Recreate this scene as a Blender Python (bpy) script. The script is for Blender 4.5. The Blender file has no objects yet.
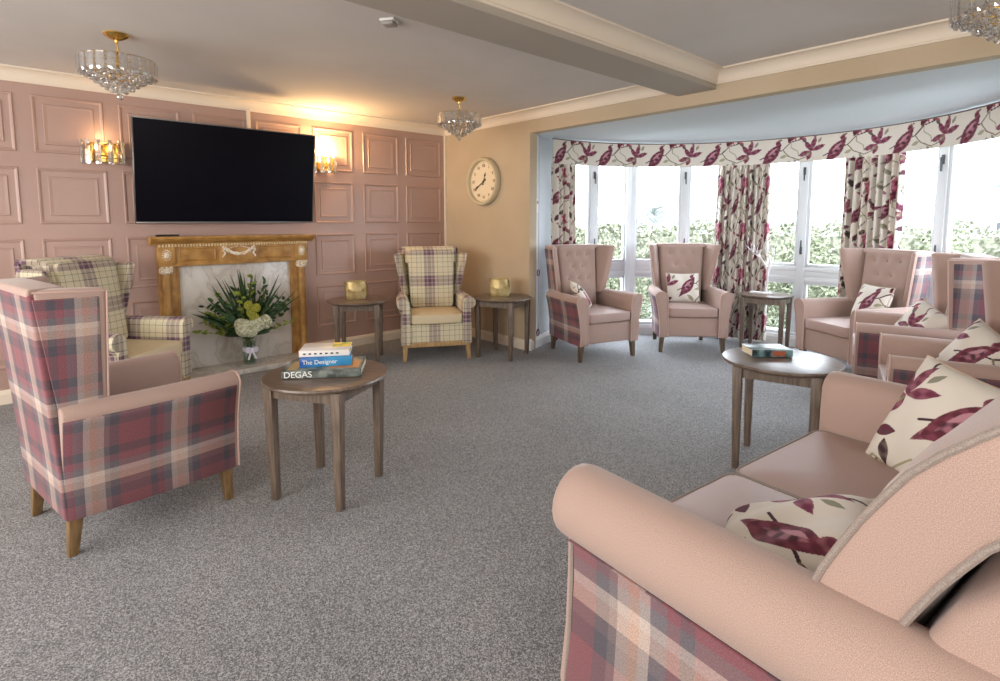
import bpy, bmesh, math, random
import numpy as np
from mathutils import Vector, Matrix
random.seed(7)
SC = bpy.context.scene
COL = SC.collection
PI = math.pi
V = Vector

# ------------------------------------------------------------------ camera
CAM_H = 1.35
F_PX = 545.0
TILT = math.atan(52.8 / F_PX)
YAW = math.atan(607 * math.cos(TILT) / F_PX)
cd = bpy.data.cameras.new('camera')
cd.sensor_width = 36.0
cd.sensor_fit = 'HORIZONTAL'
cd.lens = F_PX / 1000 * 36
cd.shift_y = -0.0675
cd.clip_start = 0.05
cam = bpy.data.objects.new('camera', cd)
COL.objects.link(cam)
cam.location = (0, 0, CAM_H)
cam.rotation_euler = (PI / 2 - TILT, 0, YAW)
SC.camera = cam

# ------------------------------------------------------------------ world, exposure, big lights
world = bpy.data.worlds.new('overcast_sky')
SC.world = world
world.use_nodes = True
wn = world.node_tree.nodes
wn['Background'].inputs[0].default_value = (0.88, 0.93, 1.0, 1)
wn['Background'].inputs[1].default_value = 10.0
SC.view_settings.view_transform = 'Standard'
SC.view_settings.look = 'None'
SC.view_settings.gamma = 1
SC.view_settings.use_curve_mapping = False
SC.view_settings.exposure = 0.2


def area(name, loc, rot, sx, sy, power, color):
    l = bpy.data.lights.new(name, 'AREA')
    l.shape = 'RECTANGLE'
    l.size, l.size_y = sx, sy
    l.energy = power
    l.color = color
    o = bpy.data.objects.new(name, l)
    COL.objects.link(o)
    o.location = loc
    o.rotation_euler = rot
    return o


# added fill lamps behind and beside the camera; no windows modelled there
area('rear_fill_light', (-2.0, -2.85, 1.5), (PI / 2, 0, 0), 5.4, 1.5, 190, (1.0, 0.96, 0.92))
area('side_fill_light', (1.45, 0.6, 1.6), (PI / 2, 0, PI / 2), 3.4, 1.3, 28, (1.0, 0.97, 0.94))

# ------------------------------------------------------------------ materials
def lin(h):
    h = h.lstrip('#')
    r = [int(h[i:i + 2], 16) / 255 for i in (0, 2, 4)]
    return tuple((c / 12.92 if c <= .04045 else ((c + .055) / 1.055) ** 2.4) for c in r) + (1,)


def mat(name, color, rough=.6, metal=0., **kw):
    m = bpy.data.materials.new(name)
    m.use_nodes = True
    b = m.node_tree.nodes['Principled BSDF']
    b.inputs['Base Color'].default_value = lin(color) if isinstance(color, str) else color
    b.inputs['Roughness'].default_value = rough
    b.inputs['Metallic'].default_value = metal
    for k, v in kw.items():
        b.inputs[k.replace('_', ' ')].default_value = v
    return m


def nd(m, t, **kw):
    n = m.node_tree.nodes.new(t)
    for k, v in kw.items():
        setattr(n, k, v)
    return n


def lk(m, a, b):
    m.node_tree.links.new(a, b)


def coords(m, kind='Object', scale=(1, 1, 1)):
    tc = nd(m, 'ShaderNodeTexCoord')
    mp = nd(m, 'ShaderNodeMapping')
    mp.inputs['Scale'].default_value = scale
    lk(m, tc.outputs[kind], mp.inputs[0])
    return mp.outputs[0]


def noise_color(m, c1, c2, scale, kind='Object', stretch=(1, 1, 1), detail=3, lo=.35, hi=.65, bump=0., rough_mod=False, dist=.01):
    b = m.node_tree.nodes['Principled BSDF']
    co = coords(m, kind, stretch)
    n = nd(m, 'ShaderNodeTexNoise')
    n.inputs['Scale'].default_value = scale
    n.inputs['Detail'].default_value = detail
    lk(m, co, n.inputs['Vector'])
    r = nd(m, 'ShaderNodeValToRGB')
    r.color_ramp.elements[0].position = lo
    r.color_ramp.elements[1].position = hi
    r.color_ramp.elements[0].color = lin(c1)
    r.color_ramp.elements[1].color = lin(c2)
    lk(m, n.outputs[0], r.inputs[0])
    lk(m, r.outputs[0], b.inputs['Base Color'])
    if bump:
        bp = nd(m, 'ShaderNodeBump')
        bp.inputs['Strength'].default_value = bump
        bp.inputs['Distance'].default_value = dist
        lk(m, n.outputs[0], bp.inputs['Height'])
        lk(m, bp.outputs[0], b.inputs['Normal'])
    return m


M = {}
M['pink'] = noise_color(mat('pink_wool', '#cfa496', .9, Sheen_Weight=.25), '#93796f', '#c2a89d', 600, 'UV', (1, 1, 1), 3, .3, .7, .12, dist=.001)
M['pink_pipe'] = noise_color(mat('taupe_piping', '#9a8a82', .85), '#857a74', '#a0948c', 500)
M['pink_edge'] = mat('pale_pink_piping', '#c9aca2', .85)
M['seat_vinyl'] = mat('pink_seat', '#bd958a', .5)
M['seat_vinyl_dk'] = noise_color(mat('mauve_seat', '#a98d85', .5), '#a58b83', '#b79d94', 400, 'UV')
M['cream_seat'] = noise_color(mat('cream_seat', '#d3c3a0', .6), '#c9b795', '#d9caa9', 200, 'UV')
M['oak'] = noise_color(mat('light_oak', '#b08f62', .45), '#a07e50', '#bd9d70', 14, 'Object', (6, 6, 1))
M['walnut'] = noise_color(mat('grey_walnut', '#6a5c50', .4), '#5c4f45', '#7a6a5c', 10, 'Object', (9, 9, .8))
M['table_top'] = noise_color(mat('grey_walnut_top', '#6a5c50', .28), '#5a4c42', '#75655a', 8, 'Object', (1, 14, 1))
M['leg_dark'] = noise_color(mat('walnut_leg', '#5c4a3a', .45), '#4d3d30', '#6b5846', 12, 'Object', (6, 6, 1))
M['leg_mid'] = noise_color(mat('brown_oak_leg', '#7a603e', .45), '#6b5334', '#876b47', 12, 'Object', (6, 6, 1))
M['white_paint'] = mat('white_gloss_paint', '#e6e6e6', .35)
M['pvc'] = mat('white_window_frame', '#dfe5ea', .35)
M['ceiling'] = noise_color(mat('ceiling_paint', '#d6d2ce', .85), '#d4d0cc', '#d9d5d1', 2)
M['crown'] = mat('crown_paint', '#e9ddcc', .6)
M['beige'] = noise_color(mat('beige_wall', '#cdb99d', .8), '#bcab91', '#c3b299', 2)
M['beam'] = mat('shade_toned_beam', '#b0a89d', .8)  # darkened all over to stand in for shade on the beam's underside
M['baywall'] = mat('bay_paint', '#d2d9df', .75)
M['panelpink'] = noise_color(mat('mauve_panel_paint', '#b3968c', .36), '#b09389', '#b6998f', 1.5)
M['brass'] = mat('polished_brass', (0.78, .53, .16, 1), .18, 1.)
M['gold'] = noise_color(mat('brushed_gold', '#c9aa5e', .35, .6), '#b39a62', '#d6c494', 20, bump=.1)
M['black'] = mat('black_plastic', '#0b0b0c', .3)
M['screen'] = mat('tv_screen', (.003, .003, .007, 1), .3, Specular_IOR_Level=.12)
M['silver'] = mat('silver_trim', '#8c8c8c', .3, .8)
M['handle'] = mat('dark_handle', '#4a4e52', .35, .6)
M['paper'] = noise_color(mat('paper_edges', '#e6dcc0', .8), '#d8ccac', '#efe6cd', 60, 'Object', (.2, .2, 8))
M['ribbon'] = mat('white_ribbon', '#e4e2f0', .45)
M['stem'] = mat('green_stem', '#4f6b2c', .6)
M['leaf_dark'] = noise_color(mat('dark_leaf', '#2c4a25', .5), '#20391c', '#3c5c2e', 20)
M['leaf_light'] = noise_color(mat('lime_leaf', '#7f8f2f', .5), '#6a7b26', '#98a53c', 20)
M['hydrangea'] = noise_color(mat('cream_petals', '#e4e2c4', .7), '#b9bd92', '#f6f4e4', 45)
M['chrys'] = noise_color(mat('lime_petals', '#a7a53c', .7), '#8e9330', '#c2bd55', 80)
M['twig'] = mat('white_twig', '#e8e6ea', .5)
M['smoke'] = mat('grey_plastic', '#9d9894', .5)

# carpet
m = mat('grey_carpet', '#77767a', .95, Sheen_Weight=.12, Sheen_Roughness=.5)
b = m.node_tree.nodes['Principled BSDF']
co = coords(m)
n1 = nd(m, 'ShaderNodeTexVoronoi'); n1.inputs['Scale'].default_value = 270
sv = nd(m, 'ShaderNodeSeparateColor'); lk(m, n1.outputs['Color'], sv.inputs[0])
n2 = nd(m, 'ShaderNodeTexNoise'); n2.inputs['Scale'].default_value = 1.6; n2.inputs['Detail'].default_value = 3
lk(m, co, n1.inputs['Vector']); lk(m, co, n2.inputs['Vector'])
r1 = nd(m, 'ShaderNodeValToRGB')
e = r1.color_ramp.elements
e[0].position = .0; e[0].color = lin('#4c4e52')
e[1].position = 1.; e[1].color = lin('#b4b3b4')
k = e.new(.5); k.color = lin('#7c7c7f')
lk(m, sv.outputs[0], r1.inputs[0])
mx = nd(m, 'ShaderNodeMix', data_type='RGBA', blend_type='MULTIPLY')
mx.inputs[0].default_value = 1
r2 = nd(m, 'ShaderNodeValToRGB')
r2.color_ramp.elements[0].position = .3; r2.color_ramp.elements[0].color = (.82, .82, .82, 1)
r2.color_ramp.elements[1].position = .7; r2.color_ramp.elements[1].color = (1, 1, 1, 1)
lk(m, n2.outputs[0], r2.inputs[0]); lk(m, r1.outputs[0], mx.inputs[6]); lk(m, r2.outputs[0], mx.inputs[7])
lk(m, mx.outputs[2], b.inputs['Base Color'])
M['carpet'] = m

# carved pine
m = mat('carved_pine', '#b08245', .42)
noise_color(m, '#94672f', '#c39654', 9, 'Object', (3, 1.2, 1.2), 5, .3, .7, .15)
M['pine'] = m
M['plaster'] = noise_color(mat('whitewashed_carving', '#e0d0b4', .7), '#c79d62', '#efe6d6', 70, lo=.38, hi=.5)

# marble
m = mat('veined_marble', '#cfcac2', .25)
b = m.node_tree.nodes['Principled BSDF']
co = coords(m, 'Object', (1, 1.5, .8))
n1 = nd(m, 'ShaderNodeTexNoise'); n1.inputs['Scale'].default_value = 2.6; n1.inputs['Detail'].default_value = 8; n1.inputs['Distortion'].default_value = .9
lk(m, co, n1.inputs['Vector'])
r1 = nd(m, 'ShaderNodeValToRGB')
e = r1.color_ramp.elements
e[0].position = .3; e[0].color = lin('#a79f95')
e[1].position = .72; e[1].color = lin('#ddd8d0')
k = e.new(.47); k.color = lin('#d2ccc3')
k = e.new(.5); k.color = lin('#c2bab0')
k = e.new(.54); k.color = lin('#d6d1c9')
lk(m, n1.outputs[0], r1.inputs[0]); lk(m, r1.outputs[0], b.inputs['Base Color'])
M['marble'] = m


def plaid(name, warp, weft, period, mixf=.5, tint=None):
    """woven check from UVs in metres; warp / weft: [(pos, colour)...] constant bands"""
    m = mat(name, '#808080', .9, Sheen_Weight=.15)
    b = m.node_tree.nodes['Principled BSDF']
    tc = nd(m, 'ShaderNodeTexCoord')
    sp = nd(m, 'ShaderNodeSeparateXYZ')
    lk(m, tc.outputs['UV'], sp.inputs[0])
    outs = []
    for i, bands in enumerate((warp, weft)):
        mu = nd(m, 'ShaderNodeMath', operation='DIVIDE'); mu.inputs[1].default_value = period
        lk(m, sp.outputs[i], mu.inputs[0])
        fr = nd(m, 'ShaderNodeMath', operation='FRACT')
        lk(m, mu.outputs[0], fr.inputs[0])
        rp = nd(m, 'ShaderNodeValToRGB')
        rp.color_ramp.interpolation = 'CONSTANT'
        el = rp.color_ramp.elements
        el[0].position = bands[0][0]; el[0].color = lin(bands[0][1])
        el[1].position = bands[1][0]; el[1].color = lin(bands[1][1])
        for p, c in bands[2:]:
            q = el.new(p); q.color = lin(c)
        lk(m, fr.outputs[0], rp.inputs[0])
        outs.append(rp.outputs[0])
    mx = nd(m, 'ShaderNodeMix', data_type='RGBA'); mx.inputs[0].default_value = mixf
    lk(m, outs[0], mx.inputs[6]); lk(m, outs[1], mx.inputs[7])
    # heathered thread
    n = nd(m, 'ShaderNodeTexNoise'); n.inputs['Scale'].default_value = 260; n.inputs['Detail'].default_value = 2
    lk(m, tc.outputs['UV'], n.inputs['Vector'])
    rr = nd(m, 'ShaderNodeValToRGB')
    rr.color_ramp.elements[0].position = .3; rr.color_ramp.elements[0].color = (.7, .7, .7, 1)
    rr.color_ramp.elements[1].position = .7; rr.color_ramp.elements[1].color = (1.15, 1.15, 1.15, 1)
    lk(m, n.outputs[0], rr.inputs[0])
    m2 = nd(m, 'ShaderNodeMix', data_type='RGBA', blend_type='MULTIPLY'); m2.inputs[0].default_value = 1
    lk(m, mx.outputs[2], m2.inputs[6]); lk(m, rr.outputs[0], m2.inputs[7])
    lk(m, m2.outputs[2], b.inputs['Base Color'])
    return m


w1 = [(0, '#875258'), (.24, '#5a555e'), (.34, '#7b7072'), (.40, '#bcaaa2'), (.48, '#c8a592'), (.55, '#c4b6ae'),
      (.62, '#6f6a72'), (.72, '#844f58'), (.80, '#55505a'), (.88, '#875258')]
w2 = [(0, '#834e57'), (.20, '#4b4853'), (.33, '#6c5c61'), (.42, '#bfa69a'), (.52, '#c9bab2'), (.59, '#756e74'),
      (.68, '#8a5660'), (.78, '#4b4853'), (.90, '#834e57')]
M['plaid'] = plaid('mauve_grey_plaid', w1, w2, .31)
t1 = [(0, '#d9cfb0'), (.08, '#6a7a62'), (.095, '#dcd3b6'), (.24, '#54424f'), (.255, '#d9cfb0'), (.38, '#6a7a62'), (.395, '#dcd3b6'), (.48, '#75586a'),
      (.56, '#b09a9a'), (.60, '#5f4656'), (.70, '#b09a9a'), (.74, '#75586a'), (.81, '#d9cfb0'), (.90, '#54424f'), (.915, '#d9cfb0')]
M['tartan'] = plaid('cream_mauve_tartan', t1, t1, .32)


def glassy(name, tint=(1, 1, 1, 1), gloss=.1, rough=.02, white=0.):
    m = bpy.data.materials.new(name); m.use_nodes = True
    nt = m.node_tree; nt.nodes.clear()
    out = nt.nodes.new('ShaderNodeOutputMaterial'); mx = nt.nodes.new('ShaderNodeMixShader')
    tr = nt.nodes.new('ShaderNodeBsdfTransparent'); gl = nt.nodes.new('ShaderNodeBsdfGlossy')
    lw = nt.nodes.new('ShaderNodeLayerWeight'); lw.inputs[0].default_value = .5
    fr = nt.nodes.new('ShaderNodeMath'); fr.operation = 'POWER'; fr.inputs[1].default_value = 5.
    nt.links.new(lw.outputs['Facing'], fr.inputs[0])
    ad = nt.nodes.new('ShaderNodeMath'); ad.operation = 'ADD'; ad.use_clamp = True; ad.inputs[1].default_value = gloss
    tr.inputs[0].default_value = tint
    if white:
        df = nt.nodes.new('ShaderNodeBsdfTranslucent'); df.inputs[0].default_value = (1, 1, 1, 1)
        d2 = nt.nodes.new('ShaderNodeBsdfDiffuse'); d2.inputs[0].default_value = (1, 1, 1, 1)
        a1 = nt.nodes.new('ShaderNodeMixShader'); nt.links.new(df.outputs[0], a1.inputs[1]); nt.links.new(d2.outputs[0], a1.inputs[2])
        a2 = nt.nodes.new('ShaderNodeMixShader'); a2.inputs[0].default_value = white
        nt.links.new(tr.outputs[0], a2.inputs[1]); nt.links.new(a1.outputs[0], a2.inputs[2]); tr = a2
    gl.inputs['Roughness'].default_value = rough
    nt.links.new(fr.outputs[0], ad.inputs[0]); nt.links.new(ad.outputs[0], mx.inputs[0])
    nt.links.new(tr.outputs[0], mx.inputs[1]); nt.links.new(gl.outputs[0], mx.inputs[2]); nt.links.new(mx.outputs[0], out.inputs[0])
    return m


M['pane'] = glassy('window_glass', (.97, .99, 1, 1), 0., .0)
M['crystal'] = glassy('crystal_glass', (.97, .97, .96, 1), .5, .02, .1)
M['prism'] = glassy('prism_glass', (.97, .97, .97, 1), .42, .04, .14)
M['vase_glass'] = glassy('vase_glass', (.86, .93, .9, 1), .06, .02)


def emis(name, color, strength):
    m = mat(name, color, .4)
    b = m.node_tree.nodes['Principled BSDF']
    b.inputs['Emission Color'].default_value = color
    b.inputs['Emission Strength'].default_value = strength
    return m


M['bulb'] = emis('warm_bulb', (1, .66, .3, 1), 9)


def vcol(name, rough=.85):
    m = mat(name, '#ffffff', rough)
    a = nd(m, 'ShaderNodeVertexColor', layer_name='Col')
    lk(m, a.outputs[0], m.node_tree.nodes['Principled BSDF'].inputs['Base Color'])
    return m


M['floral'] = vcol('floral_bird_print')
M['clockface'] = mat('clock_face', '#e9dcc0', .6)
M['clock_rim'] = mat('clock_rim', '#c9bd9f', .45)

# ------------------------------------------------------------------ mesh helpers
class MB:
    def __init__(s):
        s.bm = bmesh.new(); s.T = Matrix.Identity(4)

    def v(s, p):
        return s.bm.verts.new(s.T @ V(p))

    def face(s, vs):
        try:
            return s.bm.faces.new(vs)
        except ValueError:
            return None

    def hexa(s, p):   # 8 corners: bottom 4 ccw, top 4 ccw
        v = [s.v(q) for q in p]
        for f in ((3, 2, 1, 0), (4, 5, 6, 7), (0, 1, 5, 4), (1, 2, 6, 5), (2, 3, 7, 6), (3, 0, 4, 7)):
            s.face([v[i] for i in f])
        return s

    def box(s, x0, x1, y0, y1, z0, z1):
        return s.hexa([(x0, y0, z0), (x1, y0, z0), (x1, y1, z0), (x0, y1, z0), (x0, y0, z1), (x1, y0, z1), (x1, y1, z1), (x0, y1, z1)])

    def taper(s, a, b, ra, rb):   # square bar from a to b
        ax, ay, az = a; bx, by, bz = b
        return s.hexa([(ax - ra, ay - ra, az), (ax + ra, ay - ra, az), (ax + ra, ay + ra, az), (ax - ra, ay + ra, az),
                       (bx - rb, by - rb, bz), (bx + rb, by - rb, bz), (bx + rb, by + rb, bz), (bx - rb, by + rb, bz)])

    def loft(s, rings, close=True, caps=True):
        R = [[s.v(p) for p in r] for r in rings]
        n = len(R[0])
        for a, b in zip(R[:-1], R[1:]):
            for i in range(n if close else n - 1):
                j = (i + 1) % n
                s.face([a[i], a[j], b[j], b[i]])
        if caps and close:
            s.face(R[0][::-1]); s.face(R[-1])
        return s

    def extr(s, poly, axis, a, b):
        def mk(p, t):
            return {'x': (t, p[0], p[1]), 'y': (p[0], t, p[1]), 'z': (p[0], p[1], t)}[axis]
        return s.loft([[mk(p, a) for p in poly], [mk(p, b) for p in poly]])

    def lathe(s, prof, seg=24, c=(0, 0, 0)):
        return s.loft([[(c[0] + r * math.cos(2 * PI * i / seg), c[1] + r * math.sin(2 * PI * i / seg), c[2] + z) for i in range(seg)] for r, z in prof])

    def tube(s, pts, r, seg=8, closed=False):
        pts = [V(p) for p in pts]
        n = len(pts); rings = []
        up = None
        for i, p in enumerate(pts):
            if closed:
                t = (pts[(i + 1) % n] - pts[i - 1])
            else:
                t = pts[min(i + 1, n - 1)] - pts[max(i - 1, 0)]
            if t.length < 1e-9: t = V((0, 0, 1))
            t.normalize()
            if up is None:
                up = t.orthogonal().normalized()
            else:
                up = (up - t * up.dot(t))
                up = up.normalized() if up.length > 1e-6 else t.orthogonal().normalized()
            w = t.cross(up)
            rr = r[i] if isinstance(r, (list, tuple)) else r
            rings.append([p + up * rr * math.cos(2 * PI * k / seg) + w * rr * math.sin(2 * PI * k / seg) for k in range(seg)])
        if closed:
            rings.append(rings[0])
            R = [[s.v(p) for p in q] for q in rings[:-1]]; R.append(R[0])
            for a, b in zip(R[:-1], R[1:]):
                for i in range(seg):
                    j = (i + 1) % seg
                    s.face([a[i], a[j], b[j], b[i]])
            return s
        return s.loft(rings)

    def ball(s, c, r, seg=10, rings=6, sq=(1, 1, 1)):
        prof = []
        for i in range(rings + 1):
            a = -PI / 2 + PI * i / rings
            prof.append((max(1e-4, r * math.cos(a)), r * math.sin(a)))
        return s.loft([[(c[0] + sq[0] * q * math.cos(2 * PI * i / seg), c[1] + sq[1] * q * math.sin(2 * PI * i / seg), c[2] + sq[2] * z) for i in range(seg)] for q, z in prof])

    def grid(s, fn, nu, nv, both=None):
        A = [[s.v(fn(i / nu, j / nv)) for i in range(nu + 1)] for j in range(nv + 1)]
        for j in range(nv):
            for i in range(nu):
                s.face([A[j][i], A[j][i + 1], A[j + 1][i + 1], A[j + 1][i]])
        return A

    def puff(s, outline, t, bulge=.02, frame=None, steps=(1, .985, .93, .8, .6, .35, .12)):
        """boxed cushion: outline = list of (a,b) in a plane, thickness t along the third axis (frame maps a,b,c -> xyz)"""
        fr = frame or (lambda a, b, c: (a, b, c))
        cx = sum(p[0] for p in outline) / len(outline); cy = sum(p[1] for p in outline) / len(outline)
        rings = []
        for k in steps[::-1]:
            rings.append([fr(cx + (p[0] - cx) * k, cy + (p[1] - cy) * k, -t / 2 - bulge * (1 - k ** 3)) for p in outline])
        for z in (-.25, .25):
            rings.append([fr(cx + (p[0] - cx) * 1.008, cy + (p[1] - cy) * 1.008, t * z) for p in outline])
        for k in steps:
            rings.append([fr(cx + (p[0] - cx) * k, cy + (p[1] - cy) * k, t / 2 + bulge * (1 - k ** 3)) for p in outline])
        return s.loft(rings)

    def build(s, name, m, parent=None, bevel=0, seg=3, sub=0, smooth=True, uv=True, loc=None, angle=40):
        bm = s.bm
        bmesh.ops.remove_doubles(bm, verts=bm.verts, dist=1e-5)
        bmesh.ops.recalc_face_normals(bm, faces=bm.faces)
        if uv:
            L = bm.loops.layers.uv.new('UVMap')
            for f in bm.faces:
                nx, ny, nz = (abs(q) for q in f.normal)
                for l in f.loops:
                    x, y, z = l.vert.co
                    if nx >= ny and nx >= nz: l[L].uv = (y + 3.07, z + 2.02)
                    elif ny >= nz: l[L].uv = (x + 3.11, z + 2.02)
                    else: l[L].uv = (x + 3.11, y + 3.07)
        me = bpy.data.meshes.new(name)
        bm.to_mesh(me); bm.free()
        for q in (m if isinstance(m, (list, tuple)) else [m]):
            me.materials.append(q)
        if smooth:
            me.shade_smooth() if hasattr(me, 'shade_smooth') else None
            if not bevel and not sub:
                try:
                    me.set_sharp_from_angle(angle=math.radians(angle))
                except Exception:
                    pass
        o = bpy.data.objects.new(name, me)
        COL.objects.link(o)
        if parent: o.parent = parent
        if loc: o.location = loc
        if bevel:
            bv = o.modifiers.new('bevel', 'BEVEL'); bv.width = bevel; bv.segments = seg; bv.limit_method = 'ANGLE'; bv.angle_limit = math.radians(32)
            bv.harden_normals = False
        if sub:
            ss = o.modifiers.new('sub', 'SUBSURF'); ss.levels = sub; ss.render_levels = sub
        return o


def empty(name, loc=(0, 0, 0), rz=0, label=None, cat=None, group=None, kind=None):
    o = bpy.data.objects.new(name, None)
    COL.objects.link(o)
    o.location = loc; o.rotation_euler = (0, 0, rz); o.empty_display_size = .1
    return tag(o, label, cat, group, kind)


def tag(o, label=None, cat=None, group=None, kind=None):
    for k, v in (('label', label), ('category', cat), ('group', group), ('kind', kind)):
        if v: o[k] = v
    return o


def st(o):
    o['kind'] = 'structure'
    return o


def copy_tree(o, parent=None):
    c = o.copy(); COL.objects.link(c); c.parent = parent
    for ch in list(o.children): copy_tree(ch, c)
    return c


def rounded_rect(x0, x1, y0, y1, r, n=5):
    out = []
    for cx, cy, a0 in ((x1 - r, y0 + r, -90), (x1 - r, y1 - r, 0), (x0 + r, y1 - r, 90), (x0 + r, y0 + r, 180)):
        for i in range(n + 1):
            a = math.radians(a0 + 90 * i / n)
            out.append((cx + r * math.cos(a), cy + r * math.sin(a)))
    return out


def dense(poly, step):
    out = []
    for a, b in zip(poly, poly[1:] + poly[:1]):
        d = math.dist(a, b); n = max(1, int(round(d / step)))
        for i in range(n):
            out.append(tuple(a[k] + (b[k] - a[k]) * i / n for k in range(2)))
    return out

# ------------------------------------------------------------------ setting
XW, YW, ZC = -5.35, 3.95, 2.44       # left wall, clock wall, ceiling
XR, YB = 1.5, -2.95                  # right wall, wall behind
BC, BR = (-2.05, 4.2), 2.16          # centre and radius of the bay
ZS = 2.22                            # bay soffit
ANG = [170, 143.5, 110.5, 75, 40, 5]


def bp_(a, r=BR):
    return (BC[0] + r * math.cos(math.radians(a)), BC[1] + r * math.sin(math.radians(a)))


BP = [bp_(a) for a in ANG]
x_l, x_r = -3.93, 0.0
# floor: room plus bay outline
fl = MB()
poly = [(XW, YB), (XR, YB), (XR, YW), (x_r + .1, YW)] + [bp_(a, BR + .06) for a in reversed(ANG)] + [(x_l - .2, YW), (XW, YW)]
fl.extr(poly, 'z', -.06, 0)
st(fl.build('floor', M['carpet'], smooth=False))
st(MB().box(XW - .1, XR + .1, YB - .1, YW + .1, ZC, ZC + .08).build('ceiling', M['ceiling'], smooth=False))
st(MB().extr([(x_l - .3, YW + .1), (x_r + .3, YW + .1)] + [bp_(a, BR + .12) for a in (5, 40, 75, 110.5, 143.5, 170)], 'z', ZS, ZS + .08).build('ceiling_bay', M['baywall'], smooth=False))

# left wall and its raised panels in one mesh
wl = MB()
wl.box(XW - .12, XW, YB - .1, YW + .1, -.06, ZC)
rows = [(.26, .68), (.79, 1.21), (1.32, 1.74), (1.85, 2.27)]
starts = [-2.99, -2.46, -1.93, -1.40, -.87, -.34, .19, .72, 1.25, 1.77, 2.31, 2.86, 3.39]


def moulding(mb, y0, y1, z0, z1, w, h):
    """picture-frame bead: w wide, h proud of the wall"""
    prof = [(0, 0), (w * .25, h), (w * .6, h * .75), (w, 0)]
    rings = []
    for d, t in prof:
        rings.append([(XW + t, y0 + d, z0 + d), (XW + t, y1 - d, z0 + d), (XW + t, y1 - d, z1 - d), (XW + t, y0 + d, z1 - d)])
    mb.loft(rings, caps=False)


for y0 in starts:
    for z0, z1 in rows:
        wdt = .43 if y0 < 3.3 else .48
        moulding(wl, y0, y0 + wdt, z0, z1, .024, .009)
        a, b2 = .062, .085
        y1 = y0 + wdt
        # raised field with a sloped border
        wl.loft([[(XW, y0 + a, z0 + a), (XW, y1 - a, z0 + a), (XW, y1 - a, z1 - a), (XW, y0 + a, z1 - a)],
                 [(XW + .007, y0 + a + .004, z0 + a + .004), (XW + .007, y1 - a - .004, z0 + a + .004), (XW + .007, y1 - a - .004, z1 - a - .004), (XW + .007, y0 + a + .004, z1 - a - .004)],
                 [(XW + .004, y0 + b2, z0 + b2), (XW + .004, y1 - b2, z0 + b2), (XW + .004, y1 - b2, z1 - b2), (XW + .004, y0 + b2, z1 - b2)]])
st(wl.build('wall_left', M['panelpink'], smooth=False))
st(MB().box(XW, XW + .022, 1.693, 1.725, 1.95, ZC - .08).build('trim_1', M['crown'], bevel=.004))
st(MB().box(XW, XW + .02, YW - .03, YW, .1, ZC - .08).build('trim_2', M['crown'], bevel=.004))

# clock wall with header over the bay opening
wb = MB()
wb.box(XW - .1, x_l, YW, YW + .1, -.06, ZC)
wb.box(x_l, x_r, YW, YW + .1, ZS, ZC)
wb.box(x_r, XR + .1, YW, YW + .1, -.06, ZC)
st(wb.build('wall_back', M['beige'], smooth=False))
# bay cheeks
ck = MB()
px, py = BP[0]
ck.extr([(x_l, YW), (px, py), (px - .12, py), (x_l - .14, YW + .05)], 'z', -.06, ZS)
qx, qy = BP[-1]
ck.extr([(x_r, YW + .1), (x_r + .2, YW + .1), (qx + .1, qy), (qx, qy), (x_r, YW + .3)], 'z', -.06, ZS)
st(ck.build('wall_bay_side', M['baywall'], smooth=False))
st(MB().box(XR, XR + .1, YB - .1, YW + .1, -.06, ZC).build('wall_right', M['beige'], smooth=False))
st(MB().box(XW - .1, XR + .1, YB - .1, YB, -.06, ZC).build('wall_front', M['beige'], smooth=False))
# beam
BX0, BX1, BZ = -2.31, -2.0, 2.31
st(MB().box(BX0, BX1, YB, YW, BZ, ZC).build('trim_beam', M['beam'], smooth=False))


def cprof(sx, h=.095, d=.09):
    # coving section: (offset from wall, z)
    pts = [(0, ZC), (d, ZC), (d, ZC - .012)]
    for i in range(7):
        a = PI / 2 * i / 6
        pts.append((.012 + (d - .024) * (1 - math.sin(a)) + .006, ZC - .012 - (h - .024) * (1 - math.cos(a))))
    pts += [(.012, ZC - h + .012), (.010, ZC - h), (0, ZC - h)]
    return [(sx * p, z) for p, z in pts]


def coving_y(name, x, sx, y0, y1):
    mb = MB()
    pr = cprof(sx)
    mb.loft([[(x + p, y0, z) for p, z in pr], [(x + p, y1, z) for p, z in pr]])
    return st(mb.build(name, M['crown'], angle=25))


def coving_x(name, y, sy, x0, x1):
    mb = MB()
    pr = cprof(sy)
    mb.loft([[(x0, y + p, z) for p, z in pr], [(x1, y + p, z) for p, z in pr]])
    return st(mb.build(name, M['crown'], angle=25))


coving_y('trim_3', XW, 1, YB, YW)
coving_x('trim_4', YW, -1, XW, BX0)
coving_x('trim_5', YW, -1, BX1, XR)
coving_y('trim_6', BX1, 1, YB, YW)
coving_y('trim_7', XR, -1, YB, YW)
# the beam's right coving stays above its lower edge


def skirting(name, pts, h=.105, t=.018, m=None):
    """pts: polyline on the floor, room on the right of travel"""
    mb = MB()
    for a, b in zip(pts[:-1], pts[1:]):
        a = V((a[0], a[1], 0)); b = V((b[0], b[1], 0))
        d = (b - a).normalized(); n = V((d.y, -d.x, 0))
        pr = [(0, 0), (t, 0), (t, h * .72), (t * .75, h * .8), (t * .55, h * .95), (t * .3, h), (0, h)]
        ext = d * t
        mb.loft([[a + n * o + V((0, 0, z)) for o, z in pr], [b + n * o + V((0, 0, z)) for o, z in pr]])
    return st(mb.build(name, m or M['crown'], angle=25))


skirting('baseboard_left', [(XW, YB), (XW, YW)])
skirting('baseboard_back', [(XW, YW), (x_l, YW)])

# bay windows
def facet(i):
    a, b = V((*BP[i], 0)), V((*BP[i + 1], 0))
    d = b - a; L = d.length; d.normalize()
    n = V((d.y, -d.x, 0))    # towards the room
    if n.dot(V((*BC, 0)) - a) < 0: n = -n
    return a, d, n, L


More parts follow.
